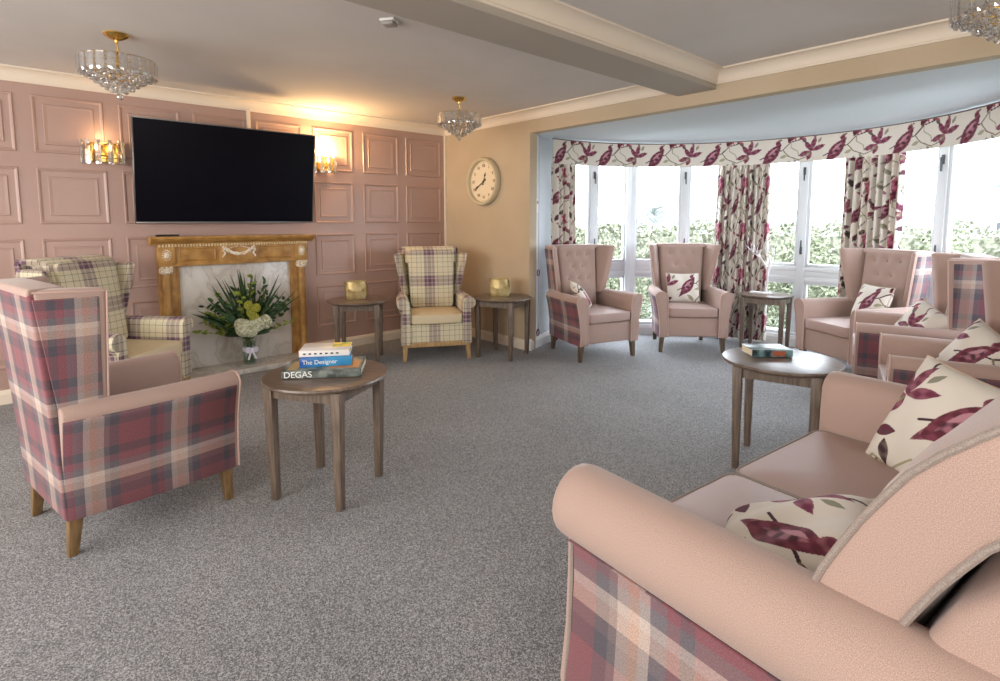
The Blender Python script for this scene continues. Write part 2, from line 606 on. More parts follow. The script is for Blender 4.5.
Z0, ZR0, ZR1, ZT = .13, .70, .86, 2.14
for i in range(5):
    a, d, n, L = facet(i)
    root = empty('window_%d' % (i + 1), (a + d * L / 2)[:], 0, kind='structure')
    M4 = Matrix((( d.x, n.x, 0, 0), (d.y, n.y, 0, 0), (0, 0, 1, 0), (0, 0, 0, 1)))
    f = MB(); f.T = M4
    h = L / 2
    # lintel, floor rail, jambs
    f.box(-h, h, -.05, .03, ZT, ZS)
    f.box(-h, h, -.05, .03, -.02, Z0)
    f.box(-h, -h + .055, -.05, .03, Z0, ZT)
    f.box(h - .055, h, -.05, .03, Z0, ZT)
    f.box(-h, h, -.05, .012, ZR0 + .04, ZR1 - .04)
    f.box(-h, h, -.05, .026, ZR0, ZR0 + .05)
    f.box(-h, h, -.05, .026, ZR1 - .05, ZR1)
    f.box(-h + .05, h - .05, -.04, .045, Z0 - .02, Z0 + .02)
    f.build('window_frame', M['pvc'], root, bevel=.006, seg=2)
    c = MB(); c.T = M4
    c.box(-.038, .038, -.05, .03, Z0, ZT)
    # sash rails
    for x0, x1 in ((-h + .055, -.038), (.038, h - .055)):
        for z0, z1 in ((Z0, ZR0), (ZR1, ZT)):
            c.box(x0, x0 + .03, -.035, .015, z0, z1); c.box(x1 - .03, x1, -.035, .015, z0, z1)
            c.box(x0, x1, -.035, .015, z0, z0 + .03); c.box(x0, x1, -.035, .015, z1 - .03, z1)
    c.build('mullion', M['pvc'], root, bevel=.004, seg=2)
    g = MB(); g.T = M4
    g.box(-h + .04, h - .04, -.012, -.008, Z0, ZT)
    g.build('glass_pane', M['pane'], root, smooth=False, uv=False)
    for z in (1.03, 1.86):
        hb = MB(); hb.T = M4
        hb.box(-.012, .012, .03, .042, z - .04, z + .04)
        hb.taper((0, .05, z + (.02 if z > 1.5 else -.02)), (0.004, .055, z + (.11 if z < 1.5 else -.10)), .009, .006)
        hb.build('handle', M['handle'], root, bevel=.003)
# corner posts and white bay skirting
for i, a in enumerate(ANG[1:-1]):
    x, y = bp_(a, BR - .01)
    mb = MB(); mb.lathe([(.075, -.02), (.075, ZS)], 8, (x, y, 0))
    st(mb.build('trim_%d' % (10 + i), M['pvc'], angle=20))
skirting('baseboard_bay', [(x_l, YW), (BP[0][0] + .03, BP[0][1])] + [bp_(a, BR - .07) for a in ANG[1:]], .12, .025, M['white_paint'])

# ------------------------------------------------------------------ outside
grass = noise_color(mat('meadow_grass', '#9fae84', .9), '#5f645c', '#767c72', 1.2, bump=.2)
tag(MB().box(-60, 60, 4.5, 160, -.5, -.42).build('ground', grass, smooth=False), kind='structure')
M['hedge'] = noise_color(mat('hedge_leaves', '#5e7352', .7), '#4a4c3c', '#8b8c76', 14, detail=5, lo=.38, hi=.62)
M['bush'] = noise_color(mat('shrub_leaves', '#6c8050', .7), '#4a4e38', '#92967a', 22, detail=5, lo=.38, hi=.62)


def leafy(name, box, nleaf, leaf, m, seed, label, cat, group=None, dome=False):
    """mass of small leaf blades filling a rounded volume"""
    rnd = random.Random(seed)
    x0, x1, y0, y1, z0, z1 = box
    mb = MB()
    cx, cy = (x0 + x1) / 2, (y0 + y1) / 2
    for k in range(nleaf):
        if dome:
            while True:
                a, b_, c = rnd.uniform(-1, 1), rnd.uniform(-1, 1), rnd.uniform(0, 1)
                q = a * a + b_ * b_ + c * c
                if .35 < q < 1 + .15 * math.sin(5 * a + 3 * b_): break
            p = V((cx + a * (x1 - x0) / 2, cy + b_ * (y1 - y0) / 2, z0 + c * (z1 - z0)))
        else:
            x = rnd.uniform(x0, x1)
            if rnd.random() < .6:
                y = y0 + abs(rnd.gauss(0, .06)); z = rnd.uniform(z0, z1)
            else:
                y = rnd.uniform(y0, y1); z = z1 - abs(rnd.gauss(0, .05))
            z = z + .06 * math.sin(x * 3.1) + .04 * math.sin(x * 7.7) + (.1 * rnd.random() ** 4)
            p = V((x, y, z))
        d = V((rnd.uniform(-1, 1), rnd.uniform(-1, 1), rnd.uniform(-.6, 1))).normalized()
        w = d.orthogonal().normalized() * leaf * .32
        l = leaf * rnd.uniform(.7, 1.3)
        vs = [mb.v(p), mb.v(p + d * l * .5 + w), mb.v(p + d * l), mb.v(p + d * l * .5 - w)]
        mb.face(vs)
    if not dome:
        mb.box(x0, x1, y0 + .07, y1, z0, z1 - .08)
    o = mb.build(name, m, smooth=False, uv=False)
    tag(o, label, cat, group)
    return o


leafy('hedge', (-22, 14, 10.2, 11.2, -.42, 1.16), 26000, .09, M['hedge'], 3, 'long clipped green garden hedge beyond the bay windows', 'hedge')
leafy('shrub', (-3.35, -2.0, 7.1, 8.3, -.42, 1.22), 5200, .06, M['bush'], 5, 'leafy shrub close outside the middle bay window, left of the mullion', 'shrub', dome=True)
leafy('shrub', (-1.9, -.7, 7.3, 8.5, -.42, 1.30), 4600, .06, M['bush'], 6, 'leafy shrub close outside the bay, right of the middle mullion', 'shrub', dome=True)
leafy('shrub', (-7.0, -5.2, 7.6, 8.8, -.42, .95), 4200, .07, M['bush'], 8, 'leafy shrub outside the leftmost bay window', 'shrub', dome=True)


def far_tree(x, y, h, w, seed, label):
    rnd = random.Random(seed)
    root = empty('bare_tree', (x, y, -.42), 0, label, 'tree', 'trees far across the field')
    tk = MB(); tk.tube([(0, 0, 0), (.1, 0, h * .3), (0, 0, h * .55)], [.35, .25, .12], 6)
    for k in range(26):
        a = rnd.uniform(0, 2 * PI); z = h * rnd.uniform(.25, .6); e = w * rnd.uniform(.3, .5)
        tk.tube([(0, 0, z), (math.cos(a) * e * .5, math.sin(a) * e * .5, z + h * .12), (math.cos(a) * e, math.sin(a) * e, z + h * rnd.uniform(.15, .36))], [.1, .06, .02], 4)
    tk.build('branches', M['bark'], root)
    cr = MB()
    for k in range(1100):
        a = rnd.uniform(0, 2 * PI); t = rnd.random() ** .5; zz = rnd.uniform(.3, 1)
        r = w / 2 * t * math.sin(PI * min(1, (zz - .12) * 1.05)) ** .6 if zz < 1 else 0
        p = V((math.cos(a) * r, math.sin(a) * r, zz * h))
        d = V((rnd.uniform(-1, 1), rnd.uniform(-1, 1), rnd.uniform(0, 1))).normalized() * .45
        s_ = d.orthogonal().normalized() * .05
        cr.face([cr.v(p - s_), cr.v(p + s_), cr.v(p + d)])
    cr.build('twigs', M['bark'], root, smooth=False, uv=False)


M['bark'] = mat('hazed_bark', '#7c807e', .9)  # bark paled so that its colour carries the distance haze
far_tree(-39, 62, 5.5, 7, 1, 'hazy bare tree far off, seen in the leftmost bay window')
far_tree(-27, 60, 4.2, 9, 2, 'hazy bare tree far off, seen in the second bay window')
far_tree(-6.2, 66, 7.5, 6, 4, 'hazy bare tree far off beside the white house')
tl = MB()
rnd = random.Random(4)
prev = []
for k in range(90):
    x = -75 + k * 1.6
    hgt = 2.0 + .7 * math.sin(k * .5) + rnd.uniform(-.4, .4)
    prev.append((x, hgt))
tl.loft([[(x, 80, -.42), (x, 80, h_), (x, 83, h_ * .9), (x, 83, -.42)] for x, h_ in prev])
M['farhedge'] = mat('distant_hedgerow', '#89928c', .9)  # haze over the far hedgerow is put into this paled colour
st(tl.build('backdrop_hedgerow', M['farhedge'], smooth=False, uv=False))
hs = empty('farm_house', (-5.2, 52, -.42), .3, 'white farmhouse far off in the rightmost bay window', 'building')
MB().box(-3.4, 3.4, -2, 2, 0, 2.1).build('wall', mat('white_render', '#b4b8bc', .8), hs)
MB().extr([(-2.3, 2.1), (2.3, 2.1), (0, 3.3)], 'x', -3.6, 3.6).build('roof', mat('grey_slate', '#7c8288', .8), hs, smooth=False)
for x in (-2.2, 0, 2.2):
    MB().box(x - .4, x + .4, -2.04, -2.0, .8, 1.6).build('window', mat('dark_pane', '#3a3e44', .3), hs)

# ------------------------------------------------------------------ printed fabric
CREAM = np.array(lin('#dcd6cc')[:3])


def wob(U, Vv, f, s=0.):
    return .5 + .25 * np.sin(U * f * 1.3 + Vv * f * .7 + s) + .25 * np.sin(Vv * f * 1.9 - U * f * .5 + 1.7 * s + np.sin(U * f * .6))


def floral(U, Vv, P=(.55, .50), shift=(0, 0)):
    U = (np.asarray(U, float) + shift[0]) % P[0]
    Vv = (np.asarray(Vv, float) + shift[1]) % P[1]
    C = np.tile(CREAM, (U.size, 1))

    def wrapped(cx, cy):
        du = (U - cx + P[0] / 2) % P[0] - P[0] / 2
        dv = (Vv - cy + P[1] / 2) % P[1] - P[1] / 2
        return du, dv

    def paint(mask, c1, c2=None, f=90):
        if not mask.any(): return
        a = np.array(lin(c1)[:3])
        if c2 is None:
            C[mask] = a; return
        b_ = np.array(lin(c2)[:3])
        t = np.clip((wob(U[mask], Vv[mask], f, 1.) - .25) * 2, 0, 1)[:, None]
        C[mask] = a * (1 - t) + b_ * t

    def leaf(cx, cy, ang, L, W, c1, c2=None, k=1.):
        du, dv = wrapped(cx, cy)
        a = math.radians(ang)
        s = du * math.cos(a) + dv * math.sin(a); w = -du * math.sin(a) + dv * math.cos(a)
        t = s / L
        ok = (t > 0) & (t < 1)
        tt = np.clip(t, 0, 1)
        paint(ok & (np.abs(w) < W * np.sin(PI * tt ** k)), c1, c2)

    def stem(pts, w, c):
        m_ = np.zeros(U.size, bool)
        for a, b_ in zip(pts[:-1], pts[1:]):
            du, dv = wrapped(a[0], a[1])
            dx, dy = b_[0] - a[0], b_[1] - a[1]
            L2 = dx * dx + dy * dy
            t = np.clip((du * dx + dv * dy) / L2, 0, 1)
            m_ |= (du - t * dx) ** 2 + (dv - t * dy) ** 2 < w * w
        paint(m_, c)

    BUR, MAG, TAU, GRN, DK, ROSE = '#642a3a', '#96506a', '#7a6a52', '#a3a184', '#3f2630', '#c06f7f'
    # twigs
    stem([(.00, .07), (.10, .12), (.20, .15), (.27, .22), (.36, .24)], .0045, DK)
    stem([(.20, .15), (.25, .09), (.34, .05), (.42, .08)], .0042, TAU)
    stem([(.27, .22), (.27, .17), (.33, .13), (.34, .09)], .004, GRN)
    stem([(.36, .32), (.44, .38), (.52, .37), (.60, .44)], .004, GRN)
    stem([(.10, .33), (.17, .40), (.19, .47), (.26, .54)], .0045, DK)
    stem([(.47, .25), (.43, .31), (.45, .36)], .004, DK)
    # bird: tail, body, wing, head, beak
    leaf(.010, -.005, 50, .20, .026, '#6e3a48', '#96606c')
    leaf(.035, .020, 52, .25, .050, '#7a3a4c', '#5c2434', .85)
    leaf(.060, .060, 50, .15, .026, '#a06a78', '#4a2430')
    leaf(.075, .105, 44, .10, .012, '#b98793')
    leaf(.150, .190, 75, .062, .022, '#8c5560', BUR, .8)
    leaf(.168, .238, 25, .028, .006, DK)
    # star flower
    for a, l_ in ((22, .13), (75, .14), (120, .11), (200, .12), (250, .09)):
        leaf(.445, .125, a, l_, .022, '#6b2a44', '#8f5566')
    leaf(.40, .20, 120, .07, .016, '#6a6258', DK)
    leaf(.50, .19, 60, .06, .012, '#8a8a78')
    # bloom
    for a in (40, 95, 150, 210, 275, 330):
        leaf(.30, .36, a, .085, .034, '#b9788a', '#a04562', .7)
    leaf(.30, .33, 245, .13, .032, '#7d2f46', '#4a1626')
    leaf(.285, .36, 60, .06, .016, BUR)
    # buds and leaves
    leaf(.34, .235, 60, .055, .013, '#a84a62', BUR); leaf(.31, .235, 115, .045, .010, '#a84a62'); leaf(.36, .24, 10, .04, .009, '#a84a62')
    leaf(.18, .42, 15, .11, .022, TAU, DK); leaf(.17, .46, 140, .10, .020, '#8a8676', GRN)
    leaf(.40, .08, 40, .06, .012, GRN, TAU); leaf(.24, .10, 200, .07, .014, GRN); leaf(.30, .06, 300, .06, .012, '#8a8a78')
    leaf(.50, .37, 110, .09, .021, '#6a6258', DK); leaf(.46, .38, 250, .07, .015, GRN, TAU)
    leaf(.06, .34, 60, .10, .020, BUR, DK); leaf(.05, .33, 150, .09, .018, '#8a8676', TAU); leaf(.07, .32, -20, .08, .016, '#8f5566', MAG)
    leaf(.40, .46, 20, .10, .022, '#5a3a48', BUR); leaf(.23, .27, 160, .07, .015, '#7d2f46'); leaf(.22, .29, 60, .06, .012, '#8a8a78')
    leaf(.52, .28, 100, .06, .013, '#8f5566', BUR)
    return C


def paint_mesh(o, uvs, **kw):
    me = o.data
    C = floral(uvs[:, 0], uvs[:, 1], **kw)
    at = me.color_attributes.new('Col', 'FLOAT_COLOR', 'POINT')
    buf = np.ones((len(me.vertices), 4), dtype=np.float32)
    buf[:, :3] = C
    at.data.foreach_set('color', buf.ravel())


def raw_mesh(name, verts, faces, m, parent=None):
    me = bpy.data.meshes.new(name)
    me.from_pydata([tuple(map(float, v)) for v in verts], [], faces)
    me.materials.append(m)
    me.polygons.foreach_set('use_smooth', [True] * len(me.polygons))
    me.update()
    o = bpy.data.objects.new(name, me); COL.objects.link(o)
    if parent: o.parent = parent
    return o


def gridfaces(nu, nv, off=0, flip=False):
    F = []
    for j in range(nv):
        for i in range(nu):
            a = off + j * (nu + 1) + i
            q = (a, a + 1, a + nu + 2, a + nu + 1)
            F.append(q[::-1] if flip else q)
    return F


# valance
def arc_strip(name, a0, a1, z0, z1, r, thick=.012):
    n = int(math.radians(a0 - a1) * r / .006); nv = int((z1 - z0) / .006)
    vs = []; uvs = []
    for rr in (r, r + thick):
        for j in range(nv + 1):
            for i in range(n + 1):
                a = math.radians(a0 + (a1 - a0) * i / n)
                z = z0 + (z1 - z0) * j / nv
                vs.append((BC[0] + rr * math.cos(a), BC[1] + rr * math.sin(a), z))
                uvs.append(((math.radians(a0) - a) * r, z))
    N = (n + 1) * (nv + 1)
    F = gridfaces(n, nv, 0, True) + gridfaces(n, nv, N)
    for i in range(n):
        F.append((i, i + 1, N + i + 1, N + i)); t = nv * (n + 1)
        F.append((t + i, N + t + i, N + t + i + 1, t + i + 1))
    o = raw_mesh(name, vs, F, M['floral'])
    return o, np.array(uvs)


o, uv = arc_strip('valance', 177, 8, 1.945, 2.195, 1.88)
paint_mesh(o, uv * .92, P=(.55, .50), shift=(.02, .03 - 1.945 * .92))
tag(o, 'cream pelmet strip printed with burgundy birds and leaves, curving over the bay windows', 'valance')
tp = MB()
tp.loft([[(BC[0] + r * math.cos(math.radians(a)), BC[1] + r * math.sin(math.radians(a)), z) for r, z in ((1.874, 2.192), (1.9, 2.192), (1.9, 2.202), (1.874, 2.202))] for a in np.linspace(177, 8, 80)])
tp.build('top_edge', mat('pelmet_edge', '#6a5a58', .7), o)


def curtain(a0, a1, z0, z1, r, npl, fabric, label, flare=1.0, seed=0, shift=(0, 0)):
    nu, nv = 190, 230
    rnd = random.Random(seed)
    ph = [rnd.uniform(-.5, .5) for _ in range(8)]
    vs, uvs = [], []
    for j in range(nv + 1):
        t = j / nv
        z = z1 + (z0 - z1) * t
        for i in range(nu + 1):
            u = i / nu
            k = 1 + (flare - 1) * t
            am = (a0 + a1) / 2
            a = math.radians(am + (a0 - am + (a1 - a0) * u) * k)
            w = u * npl * 2 * PI + .6 * math.sin(u * 9 + ph[0]) + .25 * math.sin(t * 3 + ph[1])
            amp = .027 + .012 * math.sin(u * 13 + ph[2]) + .006 * t
            rr = r + amp * math.sin(w) + .008 * math.sin(2 * w + t * 2)
            vs.append((BC[0] + rr * math.cos(a), BC[1] + rr * math.sin(a), z))
            uvs.append((u * fabric, z))
    o = raw_mesh('curtain', vs, gridfaces(nu, nv), M['floral'])
    s = o.modifiers.new('cloth_thickness', 'SOLIDIFY'); s.thickness = .003
    paint_mesh(o, np.array(uvs), P=(.55, .50), shift=shift)
    tag(o, label, 'curtain', 'floral curtains of the bay')
    return o


curtain(175.0, 165.8, .03, 1.96, 1.96, 4.5, .62, 'narrow gathered floral curtain at the left end of the bay', 1.0, 1)
curtain(117.3, 101.8, .03, 1.96, 1.955, 9, 1.25, 'gathered floral curtain left of the middle bay window, behind the white twig', 1.1, 2, (.2, .1))
curtain(81.2, 65.8, .03, 1.96, 1.955, 8, 1.2, 'gathered floral curtain right of the middle bay window, behind a wing armchair', 1.04, 3, (.35, .2))


def cushion(name, w, h, t, loc, rot, label, shift=(0, 0), n=96, parent=None):
    """square scatter cushion; local x = width, z = height, y = thickness"""
    vs, uvs = [], []
    for s in (-1, 1):
        for j in range(n + 1):
            for i in range(n + 1):
                u, v = 2 * i / n - 1, 2 * j / n - 1
                # corners drawn out, sides pulled in
                px_ = u * w / 2 * (1 - .07 * (1 - v * v) * abs(u) ** 3) ; pz = v * h / 2 * (1 - .07 * (1 - u * u) * abs(v) ** 3)
                e = max(0., (1 - u ** 4)) * max(0., (1 - v ** 4))
                y = s * t / 2 * e ** .55
                y += .006 * math.sin(7 * u + 3 * v) * e
                vs.append((px_, y, pz)); uvs.append((px_ + w, pz + h))
    N = (n + 1) ** 2
    F = gridfaces(n, n, 0) + gridfaces(n, n, N, True)
    o = raw_mesh(name, vs, F, M['floral'])
    bm = bmesh.new(); bm.from_mesh(o.data)
    paint_mesh(o, np.array(uvs), P=(.55, .50), shift=shift)
    bm.free()
    o.rotation_euler = rot; o.location = loc
    tag(o, label, 'cushion', 'floral scatter cushions')
    pts = []
    for k in range(4 * 24):
        q = k // 24; f_ = (k % 24) / 24 * 2 - 1
        u, v = ((f_, -1), (1, f_), (-f_, 1), (-1, -f_))[q]
        pts.append((u * w / 2 * (1 - .07 * (1 - v * v) * abs(u) ** 3), 0, v * h / 2 * (1 - .07 * (1 - u * u) * abs(v) ** 3)))
    MB().tube(pts, .0045, 6, True).build('piping', M['cush_pipe'], o)
    return o


M['cush_pipe'] = mat('cream_piping', '#cdb9a6', .8)

# ------------------------------------------------------------------ wing armchair
def arm_profile(s, rolled=False):
    if not rolled:
        p = [(.250, .16), (.252, .53), (.256, .575), (.270, .606), (.293, .623), (.322, .631), (.352, .626), (.376, .608), (.386, .585), (.380, .56),
             (.366, .50), (.352, .43), (.341, .34), (.336, .25), (.336, .16)]
        return [(s * x, z) for x, z in p]
    p = [(.250, .17), (.252, .52)]
    for i in range(9):
        a = math.radians(165 - 250 * i / 8)
        p.append((.317 + .062 * math.cos(a), .568 + .060 * math.sin(a)))
    p += [(.334, .49), (.330, .42), (.332, .30), (.336, .17)]
    return [(s * x, z) for x, z in p]


def wing_chair(style, label, group=None):
    T = style == 'tartan'
    body = M['tartan'] if T else M['pink']
    side = M['tartan'] if T else M['plaid']
    legm = {'tartan': M['oak'], 'pink': M['leg_dark'], 'pink_near': M['leg_mid']}[style]
    r = empty('wing_armchair', label=label, cat='armchair', group=group)
    # legs
    for sx in (-1, 1):
        MB().taper((sx * .312, -.340, 0), (sx * .300, -.335, .185), .016, .025).build('leg', legm, r, bevel=.003)
        MB().taper((sx * .255, .265, 0), (sx * .250, .245, .185), .017, .026).build('leg', legm, r, bevel=.003)
    fr = MB().box(-.262, .262, -.365, .25, .17, .365)
    fr.build('seat_frame', body, r, bevel=.012)
    if T:
        MB().box(-.325, .325, -.372, -.335, .145, .19).build('front_rail', legm, r, bevel=.004)
    # arms
    for s in (-1, 1):
        pr = arm_profile(s, T)
        mb = MB()
        ys = [(-.385, 0), (-.15, .002), (.05, .014), (.20, .035), (.284, .052)]
        mb.loft([[(x - s * k_ * (1 if abs(x) > .26 else 0), y, z) for x, z in pr] for y, k_ in ys])
        a = mb.build('arm', body, r, bevel=.010, seg=3)
        if not T:
            pp = MB()
            pp.tube([(x, -.386, z) for x, z in pr], .0045, 6)
            pp.build('piping', M['pink_edge'], a)
        # outer plaid panel, follows the arm's outer side
        oz = ((.358, .505), (.338, .488), (.334, .42), (.336, .30), (.340, .165)) if T else ((.388, .575), (.382, .545), (.369, .50), (.355, .43), (.344, .34), (.339, .25), (.339, .158))
        outer = [(s * x, z) for x, z in oz]
        inner = [(x - s * .012, z) for x, z in outer]
        mb = MB()
        mb.loft([[(x - s * k_, y, z + .0) for x, z in outer + inner[::-1]] for y, k_ in ((-.370, 0), (-.15, .002), (.05, .014), (.22, .038), (.282, .052))])
        mb.build('side_panel', side, r, bevel=.002, seg=1)
    # seat cushion
    mb = MB()
    mb.puff(dense(rounded_rect(-.243, .243, -.395, .14, .035, 3), .05), .085, .016, lambda a, b_, c: (a, b_, .418 + c))
    sc = mb.build('seat_cushion', M['cream_seat'] if T else M['seat_vinyl_dk'], r, bevel=.008, seg=2)
    # inner back
    def bk(u, v, off=0):   # u -1..1, v 0..1 along the height, off towards the front
        w = .205 + .045 * v
        y = .150 + .105 * v; z = .40 + .685 * v
        n_ = (0, -.98, .15)
        return (u * w, y + n_[1] * off, z + n_[2] * off)
    btn = [(-.5, .86), (0, .86), (.5, .86), (-.26, .68), (.26, .68), (-.5, .50), (0, .50), (.5, .50)]
    nu, nv = 26, 44
    def front(u, v):
        uu = 2 * u - 1
        e = min(1, (1 - abs(uu)) / .18) ; e = math.sqrt(max(0, 1 - (1 - e) ** 2))
        ev = min(1, (1 - v) / .06); ev = math.sqrt(max(0, 1 - (1 - ev) ** 2))
        off = .035 * min(e, ev) + .012 * (1 - uu * uu)
        if not T:
            for bu, bv in btn:
                d2 = ((uu - bu) * .23) ** 2 + ((v - bv) * .69) ** 2
                off -= .022 * math.exp(-d2 / .0012)
        return bk(uu, v, off)
    mb = MB()
    A = mb.grid(front, nu, nv)
    B = mb.grid(lambda u, v: bk(2 * u - 1, v, -.055), nu, nv)
    for j in range(nv):
        mb.face([A[j][0], A[j + 1][0], B[j + 1][0], B[j][0]]); mb.face([A[j][nu], B[j][nu], B[j + 1][nu], A[j + 1][nu]])
    for i in range(nu):
        mb.face([A[0][i], B[0][i], B[0][i + 1], A[0][i + 1]]); mb.face([A[nv][i], A[nv][i + 1], B[nv][i + 1], B[nv][i]])
    back = mb.build('backrest', body, r, angle=60)
    if not T:
        for bu, bv in btn:
            x, y, z = bk(bu, bv, .030)
            MB().ball((x, y, z), .011, 10, 6, (1, .6, 1)).build('button', M['pink'], back)
    else:
        # loose back pillow with a turned-over head roll
        mb = MB()
        mb.puff(dense(rounded_rect(-.215, .215, 0, .60, .03, 3), .06), .09, .02, lambda a, b_, c: (a * (1 + .15 * b_), .072 + .150 * b_ - c * .98, .47 + b_ * .98 + c * .15))
        mb.build('back_pillow', M['tartan'], r, bevel=.01, seg=2)
        mb = MB()
        mb.loft([[(x, y + dy, z) for x, z, dy in ((0, 0, 0),)] for y in (0,)]) if False else None
        pr = [(.125, .93), (.145, 1.055), (.178, 1.082), (.345, 1.082), (.368, 1.06), (.358, .98), (.335, .97), (.325, 1.045), (.20, 1.045), (.172, .93)]
        mb.loft([[(x, y, z) for y, z in pr] for x in (-.262, 0, .262)])
        mb.build('head_cover', M['tartan'], r, bevel=.012, seg=2)
    # wings
    for s in (-1, 1):
        zb, zt = .585, (1.03 if T else 1.09)
        ib = [(.208, .225, zb), (.232, .120, zb), (.330, .135 if style == 'pink_near' else .085, zt), (.245, .275, zt)]      # inner face rb fb ft rt
        ob = [(.292, .280, zb), (.290, .112, zb), (.384, .120 if style == 'pink_near' else .068, zt), (.318, .345, zt)]
        mb = MB()
        pts = [ib[0], ib[1], ob[1], ob[0], ib[3], ib[2], ob[2], ob[3]]
        mb.hexa([(s * x, y, z) for x, y, z in pts])
        wg = mb.build('wing', body, r, bevel=.020, seg=4)
        # outer panel
        def lerp4(u, v, off):
            a_ = V(ob[0]).lerp(V(ob[1]), u); b_ = V(ob[3]).lerp(V(ob[2]), u)
            p = a_.lerp(b_, v)
            nrm = (V(ob[1]) - V(ob[0])).cross(V(ob[3]) - V(ob[0])).normalized()
            if nrm.x < 0: nrm = -nrm
            return p + nrm * off
        q = [(.0, .05), (.86, .05), (.87, .93), (.0, .93)]
        mb = MB()
        lo = [lerp4(u, v, -.006) for u, v in q]; hi = [lerp4(u, v, .004) for u, v in q]
        mb.hexa([(s * p.x, p.y, p.z) for p in lo + hi])
        mb.build('wing_panel', side, r, bevel=.003, seg=2)
        if not T:
            pp = MB()
            ed = [V((s * p[0], p[1], p[2])) for p in (lerp4(.97, .0, -.002), lerp4(.985, .97, -.002), lerp4(.02, .985, -.002))]
            pp.tube(ed, .0045, 6)
            pp.build('piping', M['pink_edge'], wg)
    # outer back shell
    mb = MB()
    zs = [.158, .36, .58, .82, 1.075]
    ring = []
    for z in zs:
        t = (z - .17) / .905
        w = .288 + (.0 if z < .58 else (z - .58) * .050)
        yb = .288 + .065 * max(0, t) ** 1.3; yf = yb - .035
        ring.append([(-w, yf, z), (w, yf, z), (w, yb, z), (-w, yb, z)])
    mb.loft(ring)
    mb.build('back_panel', side, r, bevel=.012, seg=3)
    # top rail
    mb = MB()
    mb.hexa([(-.262, .215, 1.05), (.262, .215, 1.05), (.306, .352, 1.055), (-.306, .352, 1.055), (-.262, .222, 1.094), (.262, .222, 1.094), (.308, .352, 1.094), (-.308, .352, 1.094)])
    mb.build('top_rail', body, r, bevel=.014)
    return r


def face_dir(fx, fy):
    return math.atan2(fx, -fy)


def put(o, x, y, fx, fy, label=None):
    o.location = (x, y, 0); o.rotation_euler = (0, 0, face_dir(fx, fy))
    if label: o['label'] = label
    return o


PG = 'pink wing armchairs with plaid sides'
near = put(wing_chair('pink_near', 'pink wing armchair with mauve plaid sides seen from behind at the left edge', PG), -3.01, .325, -.19, .98)
c1 = put(wing_chair('pink', 'pink buttoned wing armchair nearest the clock wall, in front of the leftmost bay window', PG), -3.50, 4.37, .957, -.29)
c2 = put(copy_tree(c1), -2.99, 5.38, .68, -.73, 'pink buttoned wing armchair squarely facing the room, left of the floor-length curtain')
c3 = put(copy_tree(c1), -1.38, 5.57, -.50, -.87, 'pink buttoned wing armchair in front of the right-hand curtain, turned left')
c8 = put(copy_tree(c1), -.83, 4.76, -.96, -.27, 'pink wing armchair seen side-on at the right, its plaid wing beyond the nearest armchair there')
c9 = put(copy_tree(c1), -.43, 3.80, -.96, -.28, 'pink wing armchair at the right edge, directly behind the sofa')
TG = 'cream and purple tartan armchairs'
ct = put(wing_chair('tartan', 'cream and purple tartan wing armchair in the corner between two round tables', TG), -4.55, 3.18, .876, -.48)
cl = put(copy_tree(ct), -4.67, .48, .76, .65, 'cream and purple tartan wing armchair left of the fireplace, behind the plaid-backed chair')

c8.scale = (1, 1, 1.02); c9.scale = (1, 1, 1.03)

ct.scale = (1, 1, .98)
# small white care tag on the near chair
MB().box(.284, .2925, .250, .272, .275, .30).build('care_tag', M['white_paint'], near)


def on_chair(ch, lx, ly, z, tilt, turn, size, t, label, shift, roll=0):
    """scatter cushion leaning on a chair back"""
    R = ch.rotation_euler.z
    x = ch.location.x + lx * math.cos(R) - ly * math.sin(R)
    y = ch.location.y + lx * math.sin(R) + ly * math.cos(R)
    return cushion('scatter_cushion', size, size * .95, t, (x, y, z), (tilt, roll, R + turn), label, shift)


on_chair(c1, -.09, -.02, .575, math.radians(-38), math.radians(38), .31, .10, 'floral cushion tucked in the arm corner of the armchair nearest the clock wall', (.0, .1), .4)
on_chair(c2, -.02, .015, .62, math.radians(-18), 0, .35, .12, 'square floral cushion with a bird, upright on the armchair facing the room', (.27, .27))
on_chair(c3, .06, .015, .62, math.radians(-18), math.radians(-8), .36, .12, 'floral cushion on the armchair in front of the right-hand curtain', (.27, .25))
on_chair(c8, .07, -.01, .60, math.radians(-28), math.radians(26), .36, .13, 'crumpled floral cushion on the side-on armchair beyond the right-edge one', (.1, .3), .3)
on_chair(c9, .0, .02, .605, math.radians(-28), math.radians(24), .37, .15, 'plump floral cushion on the right-edge armchair behind the sofa', (.25, .24), .3)

